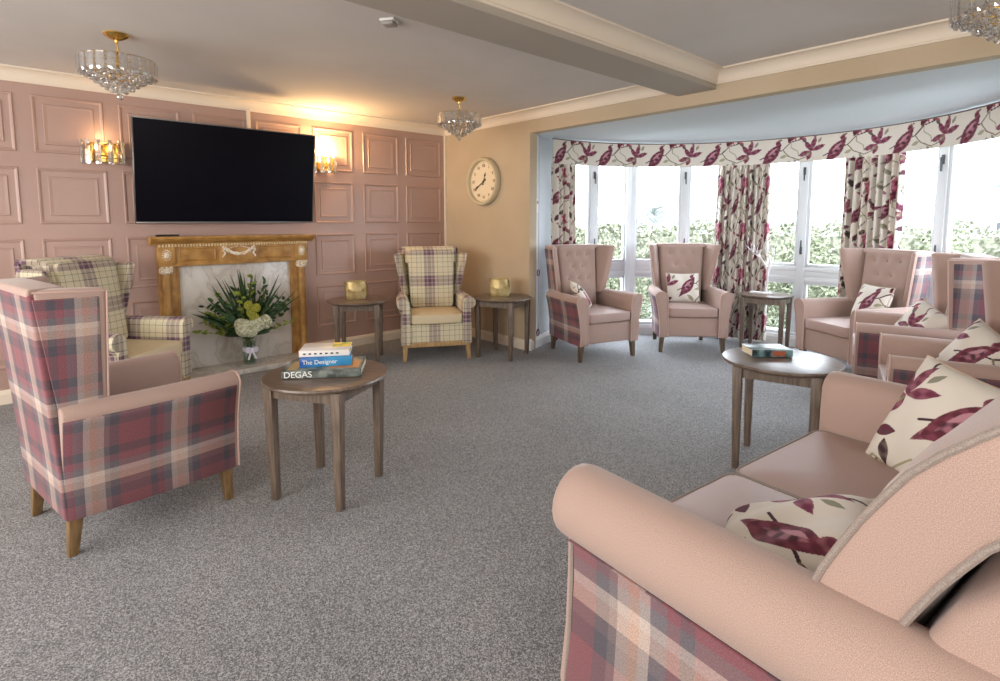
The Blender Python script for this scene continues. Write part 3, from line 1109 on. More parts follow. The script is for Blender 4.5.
# ------------------------------------------------------------------ sofa (faces -x)
def build_sofa():
    r = empty('sofa', (-.352, 1.79, 0), -.1, 'pink two-seat sofa with plaid arm sides and taupe piping in the right foreground', 'sofa')
    # local frame: front = -x, width along y (+-.88)
    for sx, sy in ((-.40, -.74), (-.40, .74), (.40, -.74), (.40, .74)):
        MB().taper((sx, sy, 0), (sx, sy, .12), .02, .03).build('leg', M['leg_dark'], r, bevel=.003)
    MB().box(-.43, .42, -.68, .68, .11, .335).build('seat_frame', M['pink'], r, bevel=.015)
    for s in (-1, 1):
        pr = [(.665, .11), (.665, .56)]
        for i in range(15):
            a = math.radians(150 - 235 * i / 14)
            pr.append((.755 + .097 * math.cos(a), .613 + .097 * math.sin(a)))
        pr += [(.785, .513), (.785, .42), (.793, .25), (.813, .11)]
        mb = MB()
        xs = [-.475, -.468, -.44, .0, .47]
        sc = [.86, .95, 1, 1, 1]
        rings = []
        cy_, cz_ = .755, .45
        for x, k in zip(xs, sc):
            rings.append([(x, s * (cy_ + (y - cy_) * k), cz_ + (z - cz_) * (1 - (1 - k) * .35)) for y, z in pr])
        mb.loft(rings)
        a = mb.build('arm', M['pink'], r, angle=55)
        mb = MB()
        mb.tube([(-.452, s * y, z) for y, z in ((.808, .11), (.795, .25), (.789, .40), (.789, .515))], .006, 6)
        mb.build('piping', M['pink_pipe'], a)
        outer = [(s * y, z) for y, z in ((.816, .528), (.792, .510), (.790, .40), (.799, .25), (.819, .115))]
        inner = [(y - s * .012, z) for y, z in outer]
        MB().loft([[(x, y, z) for y, z in outer + inner[::-1]] for x in (-.445, 0, .455)]).build('side_panel', M['plaid_big'], r, bevel=.002, seg=1)
    # seat cushions
    for y0, y1 in ((-.66, .0), (.0, .66)):
        ol = dense(rounded_rect(-.47, .20, y0 + .004, y1 - .004, .04, 3), .07)
        c = MB().puff(ol, .13, .02, lambda a, b_, c: (a, b_, .405 + c)).build('seat_cushion', M['seat_vinyl_dk'], r, bevel=.01, seg=2)
        for zz in (.468, .342):
            MB().tube([(p[0], p[1], zz) for p in ol], .006, 6, True).build('piping', M['pink_pipe'], c)
    # fixed back
    mb = MB()
    mb.loft([[(.21, y, .3), (.235, y, .60), (.315, y, .77), (.37, y, .83), (.44, y, .85), (.47, y, .80), (.47, y, .11), (.21, y, .11)] for y in (-.76, 0, .76)])
    mb.build('back_frame', M['pink'], r, bevel=.03, seg=4)
    MB().box(.468, .478, -.72, .72, .12, .76).build('back_panel', M['plaid_big'], r, bevel=.002)
    # loose T-shaped back cushions leaning on the back
    cur = [(.050, .475), (.075, .565), (.105, .660), (.140, .755), (.192, .862), (.245, .950), (.300, 1.014), (.352, 1.060), (.400, 1.09)]
    acc = [0.]
    for p, q in zip(cur[:-1], cur[1:]): acc.append(acc[-1] + math.dist(p, q))

    def spine(b_):
        x = float(np.interp(b_, acc, [p[0] for p in cur])); z = float(np.interp(b_, acc, [p[1] for p in cur]))
        e_ = .06
        dx = float(np.interp(b_ + e_, acc, [p[0] for p in cur]) - np.interp(b_ - e_, acc, [p[0] for p in cur]))
        dz = float(np.interp(b_ + e_, acc, [p[1] for p in cur]) - np.interp(b_ - e_, acc, [p[1] for p in cur]))
        l_ = math.hypot(dx, dz)
        return x, z, dx / l_, dz / l_
    for s in (-1, 1):
        # outline in (y, height along the cushion)
        ol = [(s * .004, 0), (s * .645, 0), (s * .645, .205), (s * .74, .205), (s * .745, .22), (s * .745, .64), (s * .725, .68), (s * .03, .68), (s * .004, .66)]
        if s < 0: ol = ol[::-1]
        ol = dense(ol, .06)
        def fr(a, b_, c):
            x, z, dx, dz = spine(b_)
            c = c - .062      # the curve is the front seam; thickness goes backwards
            return (x - c * dz, a, z + c * dx)
        c = MB().puff(ol, .124, .02, fr).build('back_cushion', M['pink'], r, bevel=.008, seg=2)
        for k in (-.062, .062):
            MB().tube([fr(p[0], p[1], k) for p in ol], .0065, 8, True).build('piping', M['pink_pipe'], c)
    return r


M['plaid_big'] = plaid('mauve_grey_plaid_large', w1, w2, .44)
sofa = build_sofa()
cushion('scatter_cushion', .43, .43, .15, (-.30, 2.28, .64), (math.radians(-26), .12, math.radians(-35)), 'large floral cushion in the far corner of the sofa, against its far arm', (.17, .14), 190)
cushion('scatter_cushion', .40, .38, .13, (-.47, 1.40, .545), (math.radians(-66), .0, math.radians(-75)), 'floral cushion lying low at the near end of the sofa beside its near arm', (.18, .22), 190)

# ------------------------------------------------------------------ round tables
def round_table(x, y, h, d, rz, label):
    r = empty('side_table', (x, y, 0), rz, label, 'table', 'round grey-brown side tables')
    R_ = d / 2
    prof = [(.001, h - .026), (R_ - .02, h - .026), (R_ - .004, h - .018), (R_, h - .010), (R_ - .003, h - .002), (R_ - .012, h), (.001, h)]
    MB().lathe(prof, 56).build('tabletop', M['table_top'], r, angle=30)
    k = .185
    for sx in (-1, 1):
        for sy in (-1, 1):
            MB().taper((sx * (k - .006), sy * (k - .006), 0), (sx * k, sy * k, h - .026), .017, .024).build('leg', M['walnut'], r, bevel=.003)
    ap = MB()
    for sx in (-1, 1):
        ap.box(sx * k - .009, sx * k + .009, -k, k, h - .085, h - .026)
        ap.box(-k, k, sx * k - .009, sx * k + .009, h - .085, h - .026)
    ap.build('apron', M['walnut'], r)
    return r


TL = round_table(-2.55, 1.135, .595, .60, math.radians(31), 'round side table with stacked art books, beside the plaid-backed chair')
TR = round_table(-1.14, 3.10, .595, .60, math.radians(14), 'round side table holding one thick paperback, beside the far sofa arm')
TA = round_table(-4.76, 2.47, .595, .60, math.radians(55), 'round side table with a gold holder against the panelled wall, left of the corner chair')
TB = round_table(-3.97, 3.62, .595, .58, math.radians(20), 'round side table with a gold holder against the clock wall, right of the corner chair')
TC = round_table(-2.29, 5.76, .595, .50, math.radians(10), 'round side table with a white twig in the bay, between two armchairs')


# ------------------------------------------------------------------ books
def text_mesh(s, size, m, parent, loc, rot, name='lettering', extr=.0006):
    cu = bpy.data.curves.new(name, 'FONT')
    cu.body = s; cu.size = size; cu.extrude = extr; cu.align_x = 'LEFT'; cu.align_y = 'CENTER'
    tmp = bpy.data.objects.new(name, cu); COL.objects.link(tmp)
    dg = bpy.context.evaluated_depsgraph_get()
    me = bpy.data.meshes.new_from_object(tmp.evaluated_get(dg))
    bpy.data.objects.remove(tmp)
    me.materials.clear(); me.materials.append(m)
    o = bpy.data.objects.new(name, me); COL.objects.link(o)
    o.parent = parent; o.location = loc; o.rotation_euler = rot
    return o


def book(x, y, z, w, d, t, rz, cover, label, spine=None, group=None, cat='book'):
    """spine on the -y side"""
    r = empty('book', (x, y, z), rz, label, cat, group)
    MB().box(-w / 2 + .004, w / 2 - .004, -d / 2 + .004, d / 2 - .003, .0025, t - .0025).build('pages', M['paper'], r)
    c = MB()
    c.box(-w / 2, w / 2, -d / 2, d / 2, 0, .003); c.box(-w / 2, w / 2, -d / 2, d / 2, t - .003, t)
    c.build('cover', cover, r, bevel=.0008, seg=1)
    MB().box(-w / 2, w / 2, -d / 2 - .003, -d / 2 + .003, 0, t).build('spine', spine or cover, r, bevel=.001, seg=2)
    return r


white_ink = mat('white_ink', '#f0f0ee', .6)
gcov = noise_color(mat('painterly_cover', '#5c6a68', .35), '#2f3c3c', '#8d9a94', 14, detail=4)
degas_sp = noise_color(mat('grey_spine', '#56605e', .4), '#343e3d', '#7d8783', 26, detail=3)
bang = math.radians(56)
bk1 = book(-2.58, 1.15, .597, .37, .26, .036, bang, gcov, 'large grey art book lettered DEGAS at the bottom of the stack', degas_sp, 'books on the near table')
text_mesh('DEGAS', .042, white_ink, bk1, (-.175, -.1335, .018), (PI / 2, 0, 0))
MB().box(.02, .17, -.10, .09, .0362, .0370).build('cover_picture', noise_color(mat('teal_orange_print', '#3f8c8c', .4), '#2d7f86', '#c98a4e', 9, lo=.45, hi=.6), bk1)
MB().box(-.165, -.12, -.11, .05, .0362, .0368).build('cover_band', mat('tan_print', '#a08a62', .5), bk1)
blue = noise_color(mat('blue_cover', '#1563b0', .35), '#0f4aa0', '#3a9cd0', 6, lo=.4, hi=.7)
bk2 = book(-2.60, 1.165, .6345, .245, .175, .046, bang + math.radians(5), blue, 'blue-spined paperback in the middle of the stack', None, 'books on the near table')
text_mesh('The Designer', .030, white_ink, bk2, (-.11, -.0915, .023), (PI / 2, 0, 0))
wcov = mat('white_yellow_cover', '#e9e6e2', .4)
bk3 = book(-2.615, 1.17, .681, .24, .17, .030, bang + math.radians(2), wcov, 'white-covered paperback with a yellow flower on top of the stack', None, 'books on the near table')
yl = MB(); yl.box(.03, .118, -.02, .082, .0302, .0308)
yl.build('cover_picture', noise_color(mat('yellow_green_print', '#c9c93c', .5), '#86b04a', '#f0d040', 18, lo=.4, hi=.55), bk3)
for k in range(7):
    MB().box(-.10 + k * .026, -.088 + k * .026, -.0885, -.0880, .011, .018).build('title_mark', M['black'], bk3)
spn = noise_color(mat('teal_dark_spine', '#35545a', .35), '#1e2c34', '#7aa0a8', 12, lo=.4, hi=.6)
bk4 = book(-1.24, 3.15, .597, .22, .15, .040, math.radians(46), noise_color(mat('pale_blue_cover', '#8faab2', .3), '#6f8a94', '#c4d4d8', 8), 'thick paperback with cream pages lying on the table by the sofa', spn)
MB().box(.0, .07, -.0795, -.0785, .006, .034).build('spine_band', mat('terracotta_band', '#a85a3e', .5), bk4)


# ------------------------------------------------------------------ gold holders
def gold_holder(x, y, z, rz, label):
    r = empty('tealight_holder', (x, y, z), rz, label, 'candle holder', 'gold holders on the round tables')
    r.scale = (1.32, 1.32, 1.32)
    def ring(w, d, zz, r_=.02): return [(p[0], p[1], zz) for p in rounded_rect(-w, w, -d, d, r_, 4)]
    mb = MB()
    mb.loft([ring(.068, .045, 0), ring(.074, .05, .02), ring(.076, .05, .08), ring(.074, .05, .125), ring(.078, .052, .13), ring(.068, .044, .13), ring(.066, .042, .03)])
    mb.build('vessel', M['gold'], r, angle=50)
    # folded-over flap with a scooped lower edge
    mb = MB()
    n = 16; rows_ = []
    for k in range(n + 1):
        u = -1 + 2 * k / n
        x_ = u * .060; yf = -.058 - .022 * (1 - u * u)
        rows_.append([(x_, yf, .131), (x_, yf - .004, .131), (x_, yf - .006, .062 + .03 * abs(u) ** 2), (x_, yf, .062 + .03 * abs(u) ** 2)])
    mb.loft(rows_); mb.build('flap', M['gold'], r, angle=40)
    MB().tube([(.076, -.02, .02), (.079, 0, .07), (.076, .02, .128)], .004, 6).build('seam', M['gold'], r)
    return r


gold_holder(-4.79, 2.45, .596, face_dir(.9, -.35), 'gold crumpled tealight holder on the table against the panelled wall')
gold_holder(-4.02, 3.62, .596, face_dir(.75, -.7), 'gold crumpled tealight holder on the table against the clock wall')

# ------------------------------------------------------------------ white twig
tw = empty('twig_ornament', (-2.34, 5.74, .596), 0, 'bare white twig ornament standing on the table in the bay', 'ornament')
MB().box(-.10, .10, -.04, .04, 0, .018).build('base', M['twig'], tw, bevel=.004)
mb = MB()
rr = random.Random(3)
cr_ = V((.68, .74, 0))   # spread roughly across the view
def P3(a, z, b=0): return (a * .75 + b, a * .66 - b, z)
mb.tube([P3(.05, .01), P3(.06, .15), P3(.05, .26), P3(-.01, .36), P3(-.09, .42), P3(-.17, .50)], [.011, .010, .009, .007, .005, .003], 7)
mb.tube([P3(.055, .22), P3(.06, .34, .02), P3(.03, .43, .02), P3(.05, .52, .03)], [.008, .006, .005, .003], 6)
mb.tube([P3(.06, .18), P3(.10, .30, -.02), P3(.13, .40, -.03), P3(.12, .48, -.02)], [.008, .006, .004, .002], 6)
for a, z, b in ((-.09, .42, 0), (-.01, .36, 0), (.03, .43, .02), (.13, .40, -.03), (-.05, .39, 0), (.06, .34, .02)):
    for k in range(2):
        mb.tube([P3(a, z, b), P3(a + rr.uniform(-.06, .04), z + .07, b + .01), P3(a + rr.uniform(-.09, .06), z + rr.uniform(.11, .15), b)], [.0045, .003, .0015], 5)
mb.build('branch', M['twig'], tw)

# ------------------------------------------------------------------ fireplace
def fireplace():
    r = empty('fireplace', (XW, 1.545, 0), 0, 'carved honey pine fireplace surround with marble back panel and hearth', 'fireplace')
    # local: x out from the wall, y along it
    hw = .63
    # marble slab
    MB().box(.0, .045, -.49, .49, .045, 1.01).build('back_panel', M['marble'], r, bevel=.003)
    MB().box(.0, .36, -.66, .66, 0, .045).build('hearth', M['marble'], r, bevel=.004)
    # frieze and shelf
    MB().box(.02, .105, -hw, hw, .975, 1.15).build('frieze', M['pine'], r, bevel=.003)
    MB().extr([(.02, 1.145), (.115, 1.145), (.125, 1.16), (.165, 1.172), (.185, 1.19), (.19, 1.20), (.19, 1.215), (.02, 1.215)], 'y', -hw - .055, hw + .055).build('shelf', M['pine'], r, angle=25)
    MB().box(.02, .115, -hw, hw, .960, .980).build('lower_moulding', M['pine'], r, bevel=.004)
    dn = MB()
    nn = 54
    for k in range(nn):
        y = -hw + .012 + (2 * hw - .024) * k / (nn - 1)
        dn.box(.105, .126, y - .007, y + .007, 1.126, 1.148)
    dn.build('dentil_row', M['plaster_dk'], r, smooth=False)
    # blocks at the corners and centre
    for y0, y1 in ((-hw - .005, -hw + .125), (hw - .125, hw + .005), (-.165, .165)):
        MB().box(.06, .122, y0, y1, .978, 1.132).build('frieze_block', M['pine'], r, bevel=.004)
    for c in (-hw + .06, hw - .06):
        mb = MB()
        mb.ball((.122, c, 1.058), .022, 12, 8, (.35, 1, 1.45))
        for k in range(14):
            a = 2 * PI * k / 14
            mb.ball((.120, c + .030 * math.cos(a), 1.058 + .043 * math.sin(a)), .0065, 6, 4, (.7, 1, 1))
        mb.build('oval_rosette', M['plaster'], r)
    # garland swag
    mb = MB()
    rg = random.Random(2)
    for k in range(40):
        t = k / 39 * 2 - 1
        y = t * .125; z = 1.108 - .058 * (1 - t * t)
        mb.ball((.125, y, z), rg.uniform(.010, .018), 7, 5, (.6, 1, 1))
    for sg in (-1, 1):
        for k in range(9):
            mb.ball((.125, sg * (.128 + .008 * math.sin(k)), 1.10 - .009 * k), .009, 6, 4, (.7, 1, 1))
        for k in range(6):
            mb.ball((.125, sg * (.02 + .08 * k / 5), 1.118 - .004 * k), .006, 6, 4, (.7, 1, 1))
    mb.build('garland', M['plaster'], r)
    # raised tablets between blocks
    for c in (-.33, .33):
        rings = []
        for d, t in ((0, .105), (.008, .112), (.016, .106), (.03, .108)):
            rings.append([(t, c - .145 + d, 1.0 + d * .8), (t, c + .145 - d, 1.0 + d * .8), (t, c + .145 - d, 1.115 - d * .8), (t, c - .145 + d, 1.115 - d * .8)])
        MB().loft(rings).build('tablet', M['pine'], r, smooth=False)
    # pilasters and half columns
    for s in (-1, 1):
        MB().box(.0, .075, s * .625 - .01, s * .50 + .0, .045, .975).build('pilaster', M['pine'], r, bevel=.003) if s > 0 else MB().box(.0, .075, -.625, -.50, .045, .975).build('pilaster', M['pine'], r, bevel=.003)
        cy = s * .575
        prof = [(.047, 0), (.050, .02), (.044, .05), (.038, .07), (.036, .10), (.033, .76), (.034, .80), (.030, .81)]
        mb = MB(); mb.lathe(prof, 20, (.085, cy, .085)); mb.build('column', M['pine'], r, angle=50)
        MB().box(.03, .14, cy - .057, cy + .057, .045, .09).build('plinth', M['pine'], r, bevel=.004)
        mb = MB(); mb.lathe([(.030, 0), (.036, .02), (.042, .055), (.052, .07)], 12, (.085, cy, .893))
        for k in range(16):
            a = 2 * PI * k / 16
            mb.ball((.085 + .042 * math.cos(a), cy + .042 * math.sin(a), .925), .012, 6, 5, (1, 1, 2.2))
        for sg in (-1, 1):
            mb.ball((.125, cy + sg * .036, .95), .013, 8, 6)
        mb.build('capital', M['plaster'], r)
        # inner beaded jamb
        mb = MB(); mb.box(.045, .075, s * .475 if s > 0 else -.50, .50 if s > 0 else -.475, .045, .962)
        for k in range(60):
            mb.ball((.078, s * .487, .06 + k * .015), .0055, 6, 4)
        mb.build('beaded_jamb', M['pine'], r)
    return r


M['plaster_dk'] = noise_color(mat('pale_carving', '#e0c898', .6), '#d2b27c', '#ecd9b0', 60)
fireplace()

# remote on the mantel
rm = MB().box(-.022, .022, -.085, .085, 0, .016).build('remote_control', M['black'], bevel=.005)
rm.location = (XW + .14, .985, 1.216); rm.rotation_euler = (0, 0, .1)
tag(rm, 'black remote control lying on the left end of the mantel shelf', 'remote control')
bt = MB()
for i in range(3):
    for j in range(7): bt.box(-.014 + i * .010, -.008 + i * .010, -.06 + j * .017, -.05 + j * .017, .0158, .0175)
bt.build('buttons', M['smoke'], rm, smooth=False)

# ------------------------------------------------------------------ television
tv = empty('television', (XW + .10, 1.51, 1.328), 0, 'large black flat television tilted forward above the mantel', 'television')
tl_ = math.radians(8.5)
hw_, hh = .735, .835
def TVm(x, y, z): return (x * math.cos(tl_) + z * math.sin(tl_), y, z * math.cos(tl_) - x * math.sin(tl_))
R4 = Matrix.Rotation(tl_, 4, 'Y')
mb = MB(); mb.T = R4; mb.box(-.045, -.002, -hw_, hw_, 0, hh); mb.build('casing', M['black'], tv, bevel=.006)
mb = MB(); mb.T = R4
mb.box(-.010, .004, -hw_ - .004, -hw_ + .006, -.003, hh + .003); mb.box(-.010, .004, hw_ - .006, hw_ + .004, -.003, hh + .003)
mb.box(-.010, .004, -hw_, hw_, hh - .006, hh + .004); mb.box(-.010, .004, -hw_, hw_, -.004, .010)
mb.build('bezel', M['silver_dk'] if 'silver_dk' in M else M['silver'], tv, bevel=.001, seg=1)
mb = MB(); mb.T = R4; mb.box(-.003, .001, -hw_ + .006, hw_ - .006, .010, hh - .006); mb.build('screen', M['screen'], tv, smooth=False)
MB().box(-.085, .0, -.25, .25, .2, .6).build('wall_bracket', M['black'], tv)
mb = MB(); mb.T = R4; mb.ball((.002, .0, .004), .005, 8, 5); mb.build('status_light', M['silver'], tv)


# ------------------------------------------------------------------ wall lights
def sconce(x, y, z, label, watts):
    r = empty('wall_light', (x, y, z), 0, label, 'wall light', 'gold wall lights with glass slabs')
    MB().box(0, .012, -.05, .05, -.075, .075).build('backplate', M['brass'], r, bevel=.004)
    mb = MB()
    mb.tube([(.09 * math.cos(a), .135 * math.sin(a), .06) for a in np.linspace(-PI / 2, PI / 2, 15)], .004, 6)
    mb.tube([(.09 * math.cos(a), .135 * math.sin(a), -.05) for a in np.linspace(-PI / 2, PI / 2, 15)], .003, 6)
    mb.build('frame', M['brass'], r)
    MB().box(.03, .045, -.045, .045, -.085, -.02).build('lamp_cup', M['brass'], r, bevel=.004)
    for sg in (-1, 1):
        MB().box(.02, .028, sg * .085 - .02, sg * .085 + .02, -.085, .07).build('side_plate', M['brass'], r, bevel=.003)
    for k, a in enumerate(np.linspace(-80, 80, 6)):
        a = math.radians(a)
        T = Matrix.Translation((.10 * math.cos(a), .14 * math.sin(a), 0)) @ Matrix.Rotation(math.atan2(math.sin(a) * .1, math.cos(a) * .14), 4, 'Z')
        mb = MB(); mb.T = T
        rings = []
        for zz, w in ((-.10, .016), (-.085, .020), (-.02, .018), (.05, .020), (.085, .015)):
            rings.append([(-.005, -w, zz), (.005, -w, zz), (.009, 0, zz), (.005, w, zz), (-.005, w, zz)])
        mb.loft(rings); mb.build('glass_slab', M['crystal'], r, smooth=False)
    for s in (-1, 1):
        c = MB(); c.lathe([(.008, -.03), (.009, .0), (.007, .005)], 10, (.045, s * .045, .0))
        c.build('candle_tube', M['brass'], r)
        mb = MB(); mb.lathe([(.004, .005), (.012, .022), (.010, .04), (.003, .058)], 12, (.045, s * .045, 0))
        mb.build('bulb', M['bulb'], r)
    l = bpy.data.lights.new('sconce_glow', 'POINT'); l.energy = watts; l.color = (1, .62, .28); l.shadow_soft_size = .03
    o = bpy.data.objects.new('sconce_glow', l); COL.objects.link(o); o.location = (x + .09, y, z + .12)
    return r


sconce(XW + .012, .60, 1.885, 'gold and glass wall light left of the television', 1.0)
sconce(XW + .012, 2.40, 1.92, 'brightly glowing wall light right of the television', 26)


# ------------------------------------------------------------------ chandeliers
def chandelier(label):
    r = empty('ceiling_light', (0, 0, 0), 0, label, 'ceiling light', 'brass and crystal ceiling lights')
    # origin at the ceiling
    MB().lathe([(.062, 0), (.066, -.006), (.060, -.016), (.035, -.030), (.012, -.038), (.010, -.05)], 28).build('ceiling_rose', M['brass'], r)
    mb = MB(); mb.tube([(.0, 0, -.045), (.018, .0, -.07), (.012, 0, -.10), (-.012, .0, -.115), (-.004, 0, -.14)], .004, 8)
    mb.tube([(.008, 0, -.045), (-.004, .01, -.09), (.006, 0, -.135)], .003, 6)
    mb.build('hook', M['brass'], r)
    mb = MB()
    mb.tube([(.185 * math.cos(a), .185 * math.sin(a), -.150) for a in np.linspace(0, 2 * PI, 40)[:-1]], .004, 6, True)
    mb.tube([(.125 * math.cos(a), .125 * math.sin(a), -.205) for a in np.linspace(0, 2 * PI, 30)[:-1]], .003, 6, True)
    mb.tube([(.065 * math.cos(a), .065 * math.sin(a), -.255) for a in np.linspace(0, 2 * PI, 20)[:-1]], .003, 6, True)
    for k in range(6):
        a = 2 * PI * k / 6
        mb.tube([(0, 0, -.14), (.185 * math.cos(a), .185 * math.sin(a), -.150)], .003, 6)
        mb.tube([(.185 * math.cos(a), .185 * math.sin(a), -.150), (.125 * math.cos(a), .125 * math.sin(a), -.205), (.065 * math.cos(a), .065 * math.sin(a), -.255)], .0022, 5)
    mb.lathe([(.014, -.15), (.020, -.17), (.014, -.19), (.006, -.20)], 14)
    mb.build('frame', M['brass'], r)
    # prisms round the rim
    mb = MB()
    rings = []
    for zz, w, t in ((0, .017, .003), (-.006, .021, .005), (-.085, .021, .005), (-.100, .012, .002)):
        rings.append([(-t, -w, zz), (t, -w, zz), (t + .003, 0, zz), (t, w, zz), (-t, w, zz)])
    mb.loft(rings)
    proto = mb.build('prism', M['prism'], r, smooth=False)
    N = 22
    for k in range(N):
        a = 2 * PI * k / N
        o = proto if k == 0 else proto.copy()
        if k: COL.objects.link(o)
        o.parent = r
        o.location = (.192 * math.cos(a), .192 * math.sin(a), -.148); o.rotation_euler = (0, 0, a)
    mb = MB(); mb.ball((0, 0, 0), .0135, 8, 5)
    mb.ball((0, 0, .019), .006, 6, 4)
    drop = mb.build('crystal_drop', M['crystal'], r, smooth=False)
    first = True; cnt = 0
    for ri, (rad, z, n) in enumerate(((.172, -.232, 26), (.148, -.255, 22), (.122, -.275, 18), (.094, -.295, 13), (.066, -.315, 9), (.036, -.335, 5))):
        for k in range(n):
            a = 2 * PI * (k + .5 * (ri % 2)) / n
            o = drop if first else drop.copy()
            if not first: COL.objects.link(o)
            first = False; cnt += 1
            o.parent = r
            o.location = (rad * math.cos(a), rad * math.sin(a), z + .006 * (k % 2)); o.rotation_euler = (0, 0, k * .7)
    MB().ball((0, 0, -.362), .018, 12, 8).build('finial_ball', M['crystal'], r, smooth=False)
    return r


ch = chandelier('brass and crystal ceiling light nearest the left wall light')
ch.location = (-3.98, .55, ZC)
k2 = copy_tree(ch); k2.location = (-3.96, 3.08, ZC); k2['label'] = 'brass and crystal ceiling light in front of the clock wall corner'
k3 = copy_tree(ch); k3.location = (-.33, 3.15, ZC); k3['label'] = 'brass and crystal ceiling light cut off at the top right corner'

# smoke detector
sd = empty('smoke_detector', (-2.71, 1.63, ZC), .6, 'small square grey sensor on the ceiling left of the beam', 'sensor')
MB().box(-.042, .042, -.042, .042, -.012, 0).build('base', M['white_paint'], sd, bevel=.003)
MB().box(-.034, .034, -.034, .034, -.03, -.012).build('cover', M['smoke'], sd, bevel=.006)

# ------------------------------------------------------------------ clock
ck_ = empty('wall_clock', (-4.62, YW, 1.772), 0, 'round cream wall clock showing about twenty to one', 'clock')
def disc(prof, name, m, parent, seg=48, angle=35):
    # lathe about the y axis, prof: (radius, distance out from the wall)
    mb = MB()
    mb.loft([[(r_ * math.cos(2 * PI * i / seg), -d_, r_ * math.sin(2 * PI * i / seg)) for i in range(seg)] for r_, d_ in prof])
    return mb.build(name, m, parent, angle=angle)
disc([(.255, 0), (.262, .01), (.262, .05), (.252, .068), (.238, .070), (.226, .060), (.224, .03), (.22, .02), (.001, .02)], 'rim', M['clock_rim'], ck_)
disc([(.222, .018), (.222, .024), (.001, .024)], 'dial', M['clockface'], ck_)
numc = mat('numeral_brown', '#8b5f4c', .7)
for i, s in enumerate(['XII', 'I', 'II', 'III', 'IIII', 'V', 'VI', 'VII', 'VIII', 'IX', 'X', 'XI']):
    a = math.radians(90 - 30 * i)
    cu = bpy.data.curves.new('numeral', 'FONT'); cu.body = s; cu.size = .046; cu.align_x = 'CENTER'; cu.align_y = 'CENTER'; cu.extrude = .0008
    tmp = bpy.data.objects.new('numeral', cu); COL.objects.link(tmp)
    me = bpy.data.meshes.new_from_object(tmp.evaluated_get(bpy.context.evaluated_depsgraph_get())); bpy.data.objects.remove(tmp)
    me.materials.clear(); me.materials.append(numc)
    o = bpy.data.objects.new('numeral', me); COL.objects.link(o); o.parent = ck_
    o.location = (.172 * math.cos(a), -.0255, .172 * math.sin(a)); o.rotation_euler = (PI / 2, 0, 0)
mk = MB()
for i in range(60):
    a = 2 * PI * i / 60; r0, r1 = (.203, .213)
    w = .0022 if i % 5 == 0 else .001
    c, s_ = math.cos(a), math.sin(a)
    mk.hexa([(r0 * c - w * s_, -.0245, r0 * s_ + w * c), (r0 * c + w * s_, -.0245, r0 * s_ - w * c), (r1 * c + w * s_, -.0245, r1 * s_ - w * c), (r1 * c - w * s_, -.0245, r1 * s_ + w * c),
             (r0 * c - w * s_, -.0255, r0 * s_ + w * c), (r0 * c + w * s_, -.0255, r0 * s_ - w * c), (r1 * c + w * s_, -.0255, r1 * s_ - w * c), (r1 * c - w * s_, -.0255, r1 * s_ + w * c)])
mk.build('minute_track', numc, ck_, smooth=False)


def hand(ang, L, tail, w, y, name):
    a = math.radians(90 - ang)
    c, s_ = math.cos(a), math.sin(a)
    pts = [(-tail, 0), (-tail * .8, w * 1.6), (-tail * .5, w * .5), (0, w * .6), (L * .55, w * .5), (L * .68, w * 1.7), (L * .82, w * .6), (L, 0), (L * .82, -w * .6), (L * .68, -w * 1.7), (L * .55, -w * .5), (0, -w * .6), (-tail * .5, -w * .5), (-tail * .8, -w * 1.6)]
    pl = [(p * c - q * s_, p * s_ + q * c) for p, q in pts]
    return MB().extr(pl, 'y', -y, -y - .002).build(name, M['black'], ck_, smooth=False)


hand(20, .105, .04, .008, .028, 'hour_hand')
hand(240, .175, .05, .007, .031, 'minute_hand')
disc([(.010, .026), (.010, .036), (.001, .037)], 'centre_cap', M['black'], ck_)
disc([(.010, .026), (.010, .0265), (.001, .027)], 'pivot', M['black'], ck_)

# ------------------------------------------------------------------ wall fittings on the bay cheek
sw = empty('wall_sensor', (-3.99, 4.10, 1.50), math.radians(21.8), 'small white control unit on the bay side wall', 'sensor')
MB().box(0, .02, -.03, .03, -.07, .07).build('casing', M['white_paint'], sw, bevel=.004)
MB().box(.02, .022, -.02, .02, .02, .05).build('display', M['smoke'], sw)
pc = empty('pull_cord', (-3.975, 4.13, 0), math.radians(21.8), 'red emergency pull cord with ring handles by the bay side wall', 'pull cord')
MB().tube([(.0, 0, ZS), (.002, .0, 1.2), (0, .002, .6), (.003, 0, .13)], .0018, 6).build('cord', mat('red_cord', '#a8505c', .6), pc)
for z in (.80, .16):
    MB().tube([(0, .032 * math.cos(a), z + .034 * math.sin(a)) for a in np.linspace(0, 2 * PI, 22)[:-1]], .005, 6, True).build('ring_handle', mat('dark_red_ring', '#6e2436', .5), pc)

# ------------------------------------------------------------------ flowers in a glass vase
vs_ = empty('vase', (XW + .19, 1.575, .046), 0, 'clear glass cylinder vase tied with a white bow on the hearth', 'vase')
MB().lathe([(.001, 0), (.052, 0), (.055, .01), (.055, .205), (.052, .205), (.050, .012), (.001, .010)], 28).build('glass', M['vase_glass'], vs_, angle=40)
mb = MB(); mb.lathe([(.056, .12), (.058, .125), (.058, .150), (.056, .155)], 28)
mb.build('ribbon', M['ribbon'], vs_)
mb = MB()
for s in (-1, 1):
    mb.loft([[(.060 + .012 * math.sin(PI * t), s * (.002 + .055 * t) , .138 + w * (.006 + .022 * math.sin(PI * t * .9))) for w in (-1, 0, 1)] for t in np.linspace(0, 1, 8)], close=False)
    mb.loft([[(.062 + .01 * t, s * (.004 + .03 * t) + w * .009, .136 - .085 * t) for w in (-1, 1)] for t in np.linspace(0, 1, 6)], close=False)
mb.ball((.062, 0, .138), .010, 8, 6)
mb.build('bow', M['ribbon'], vs_)

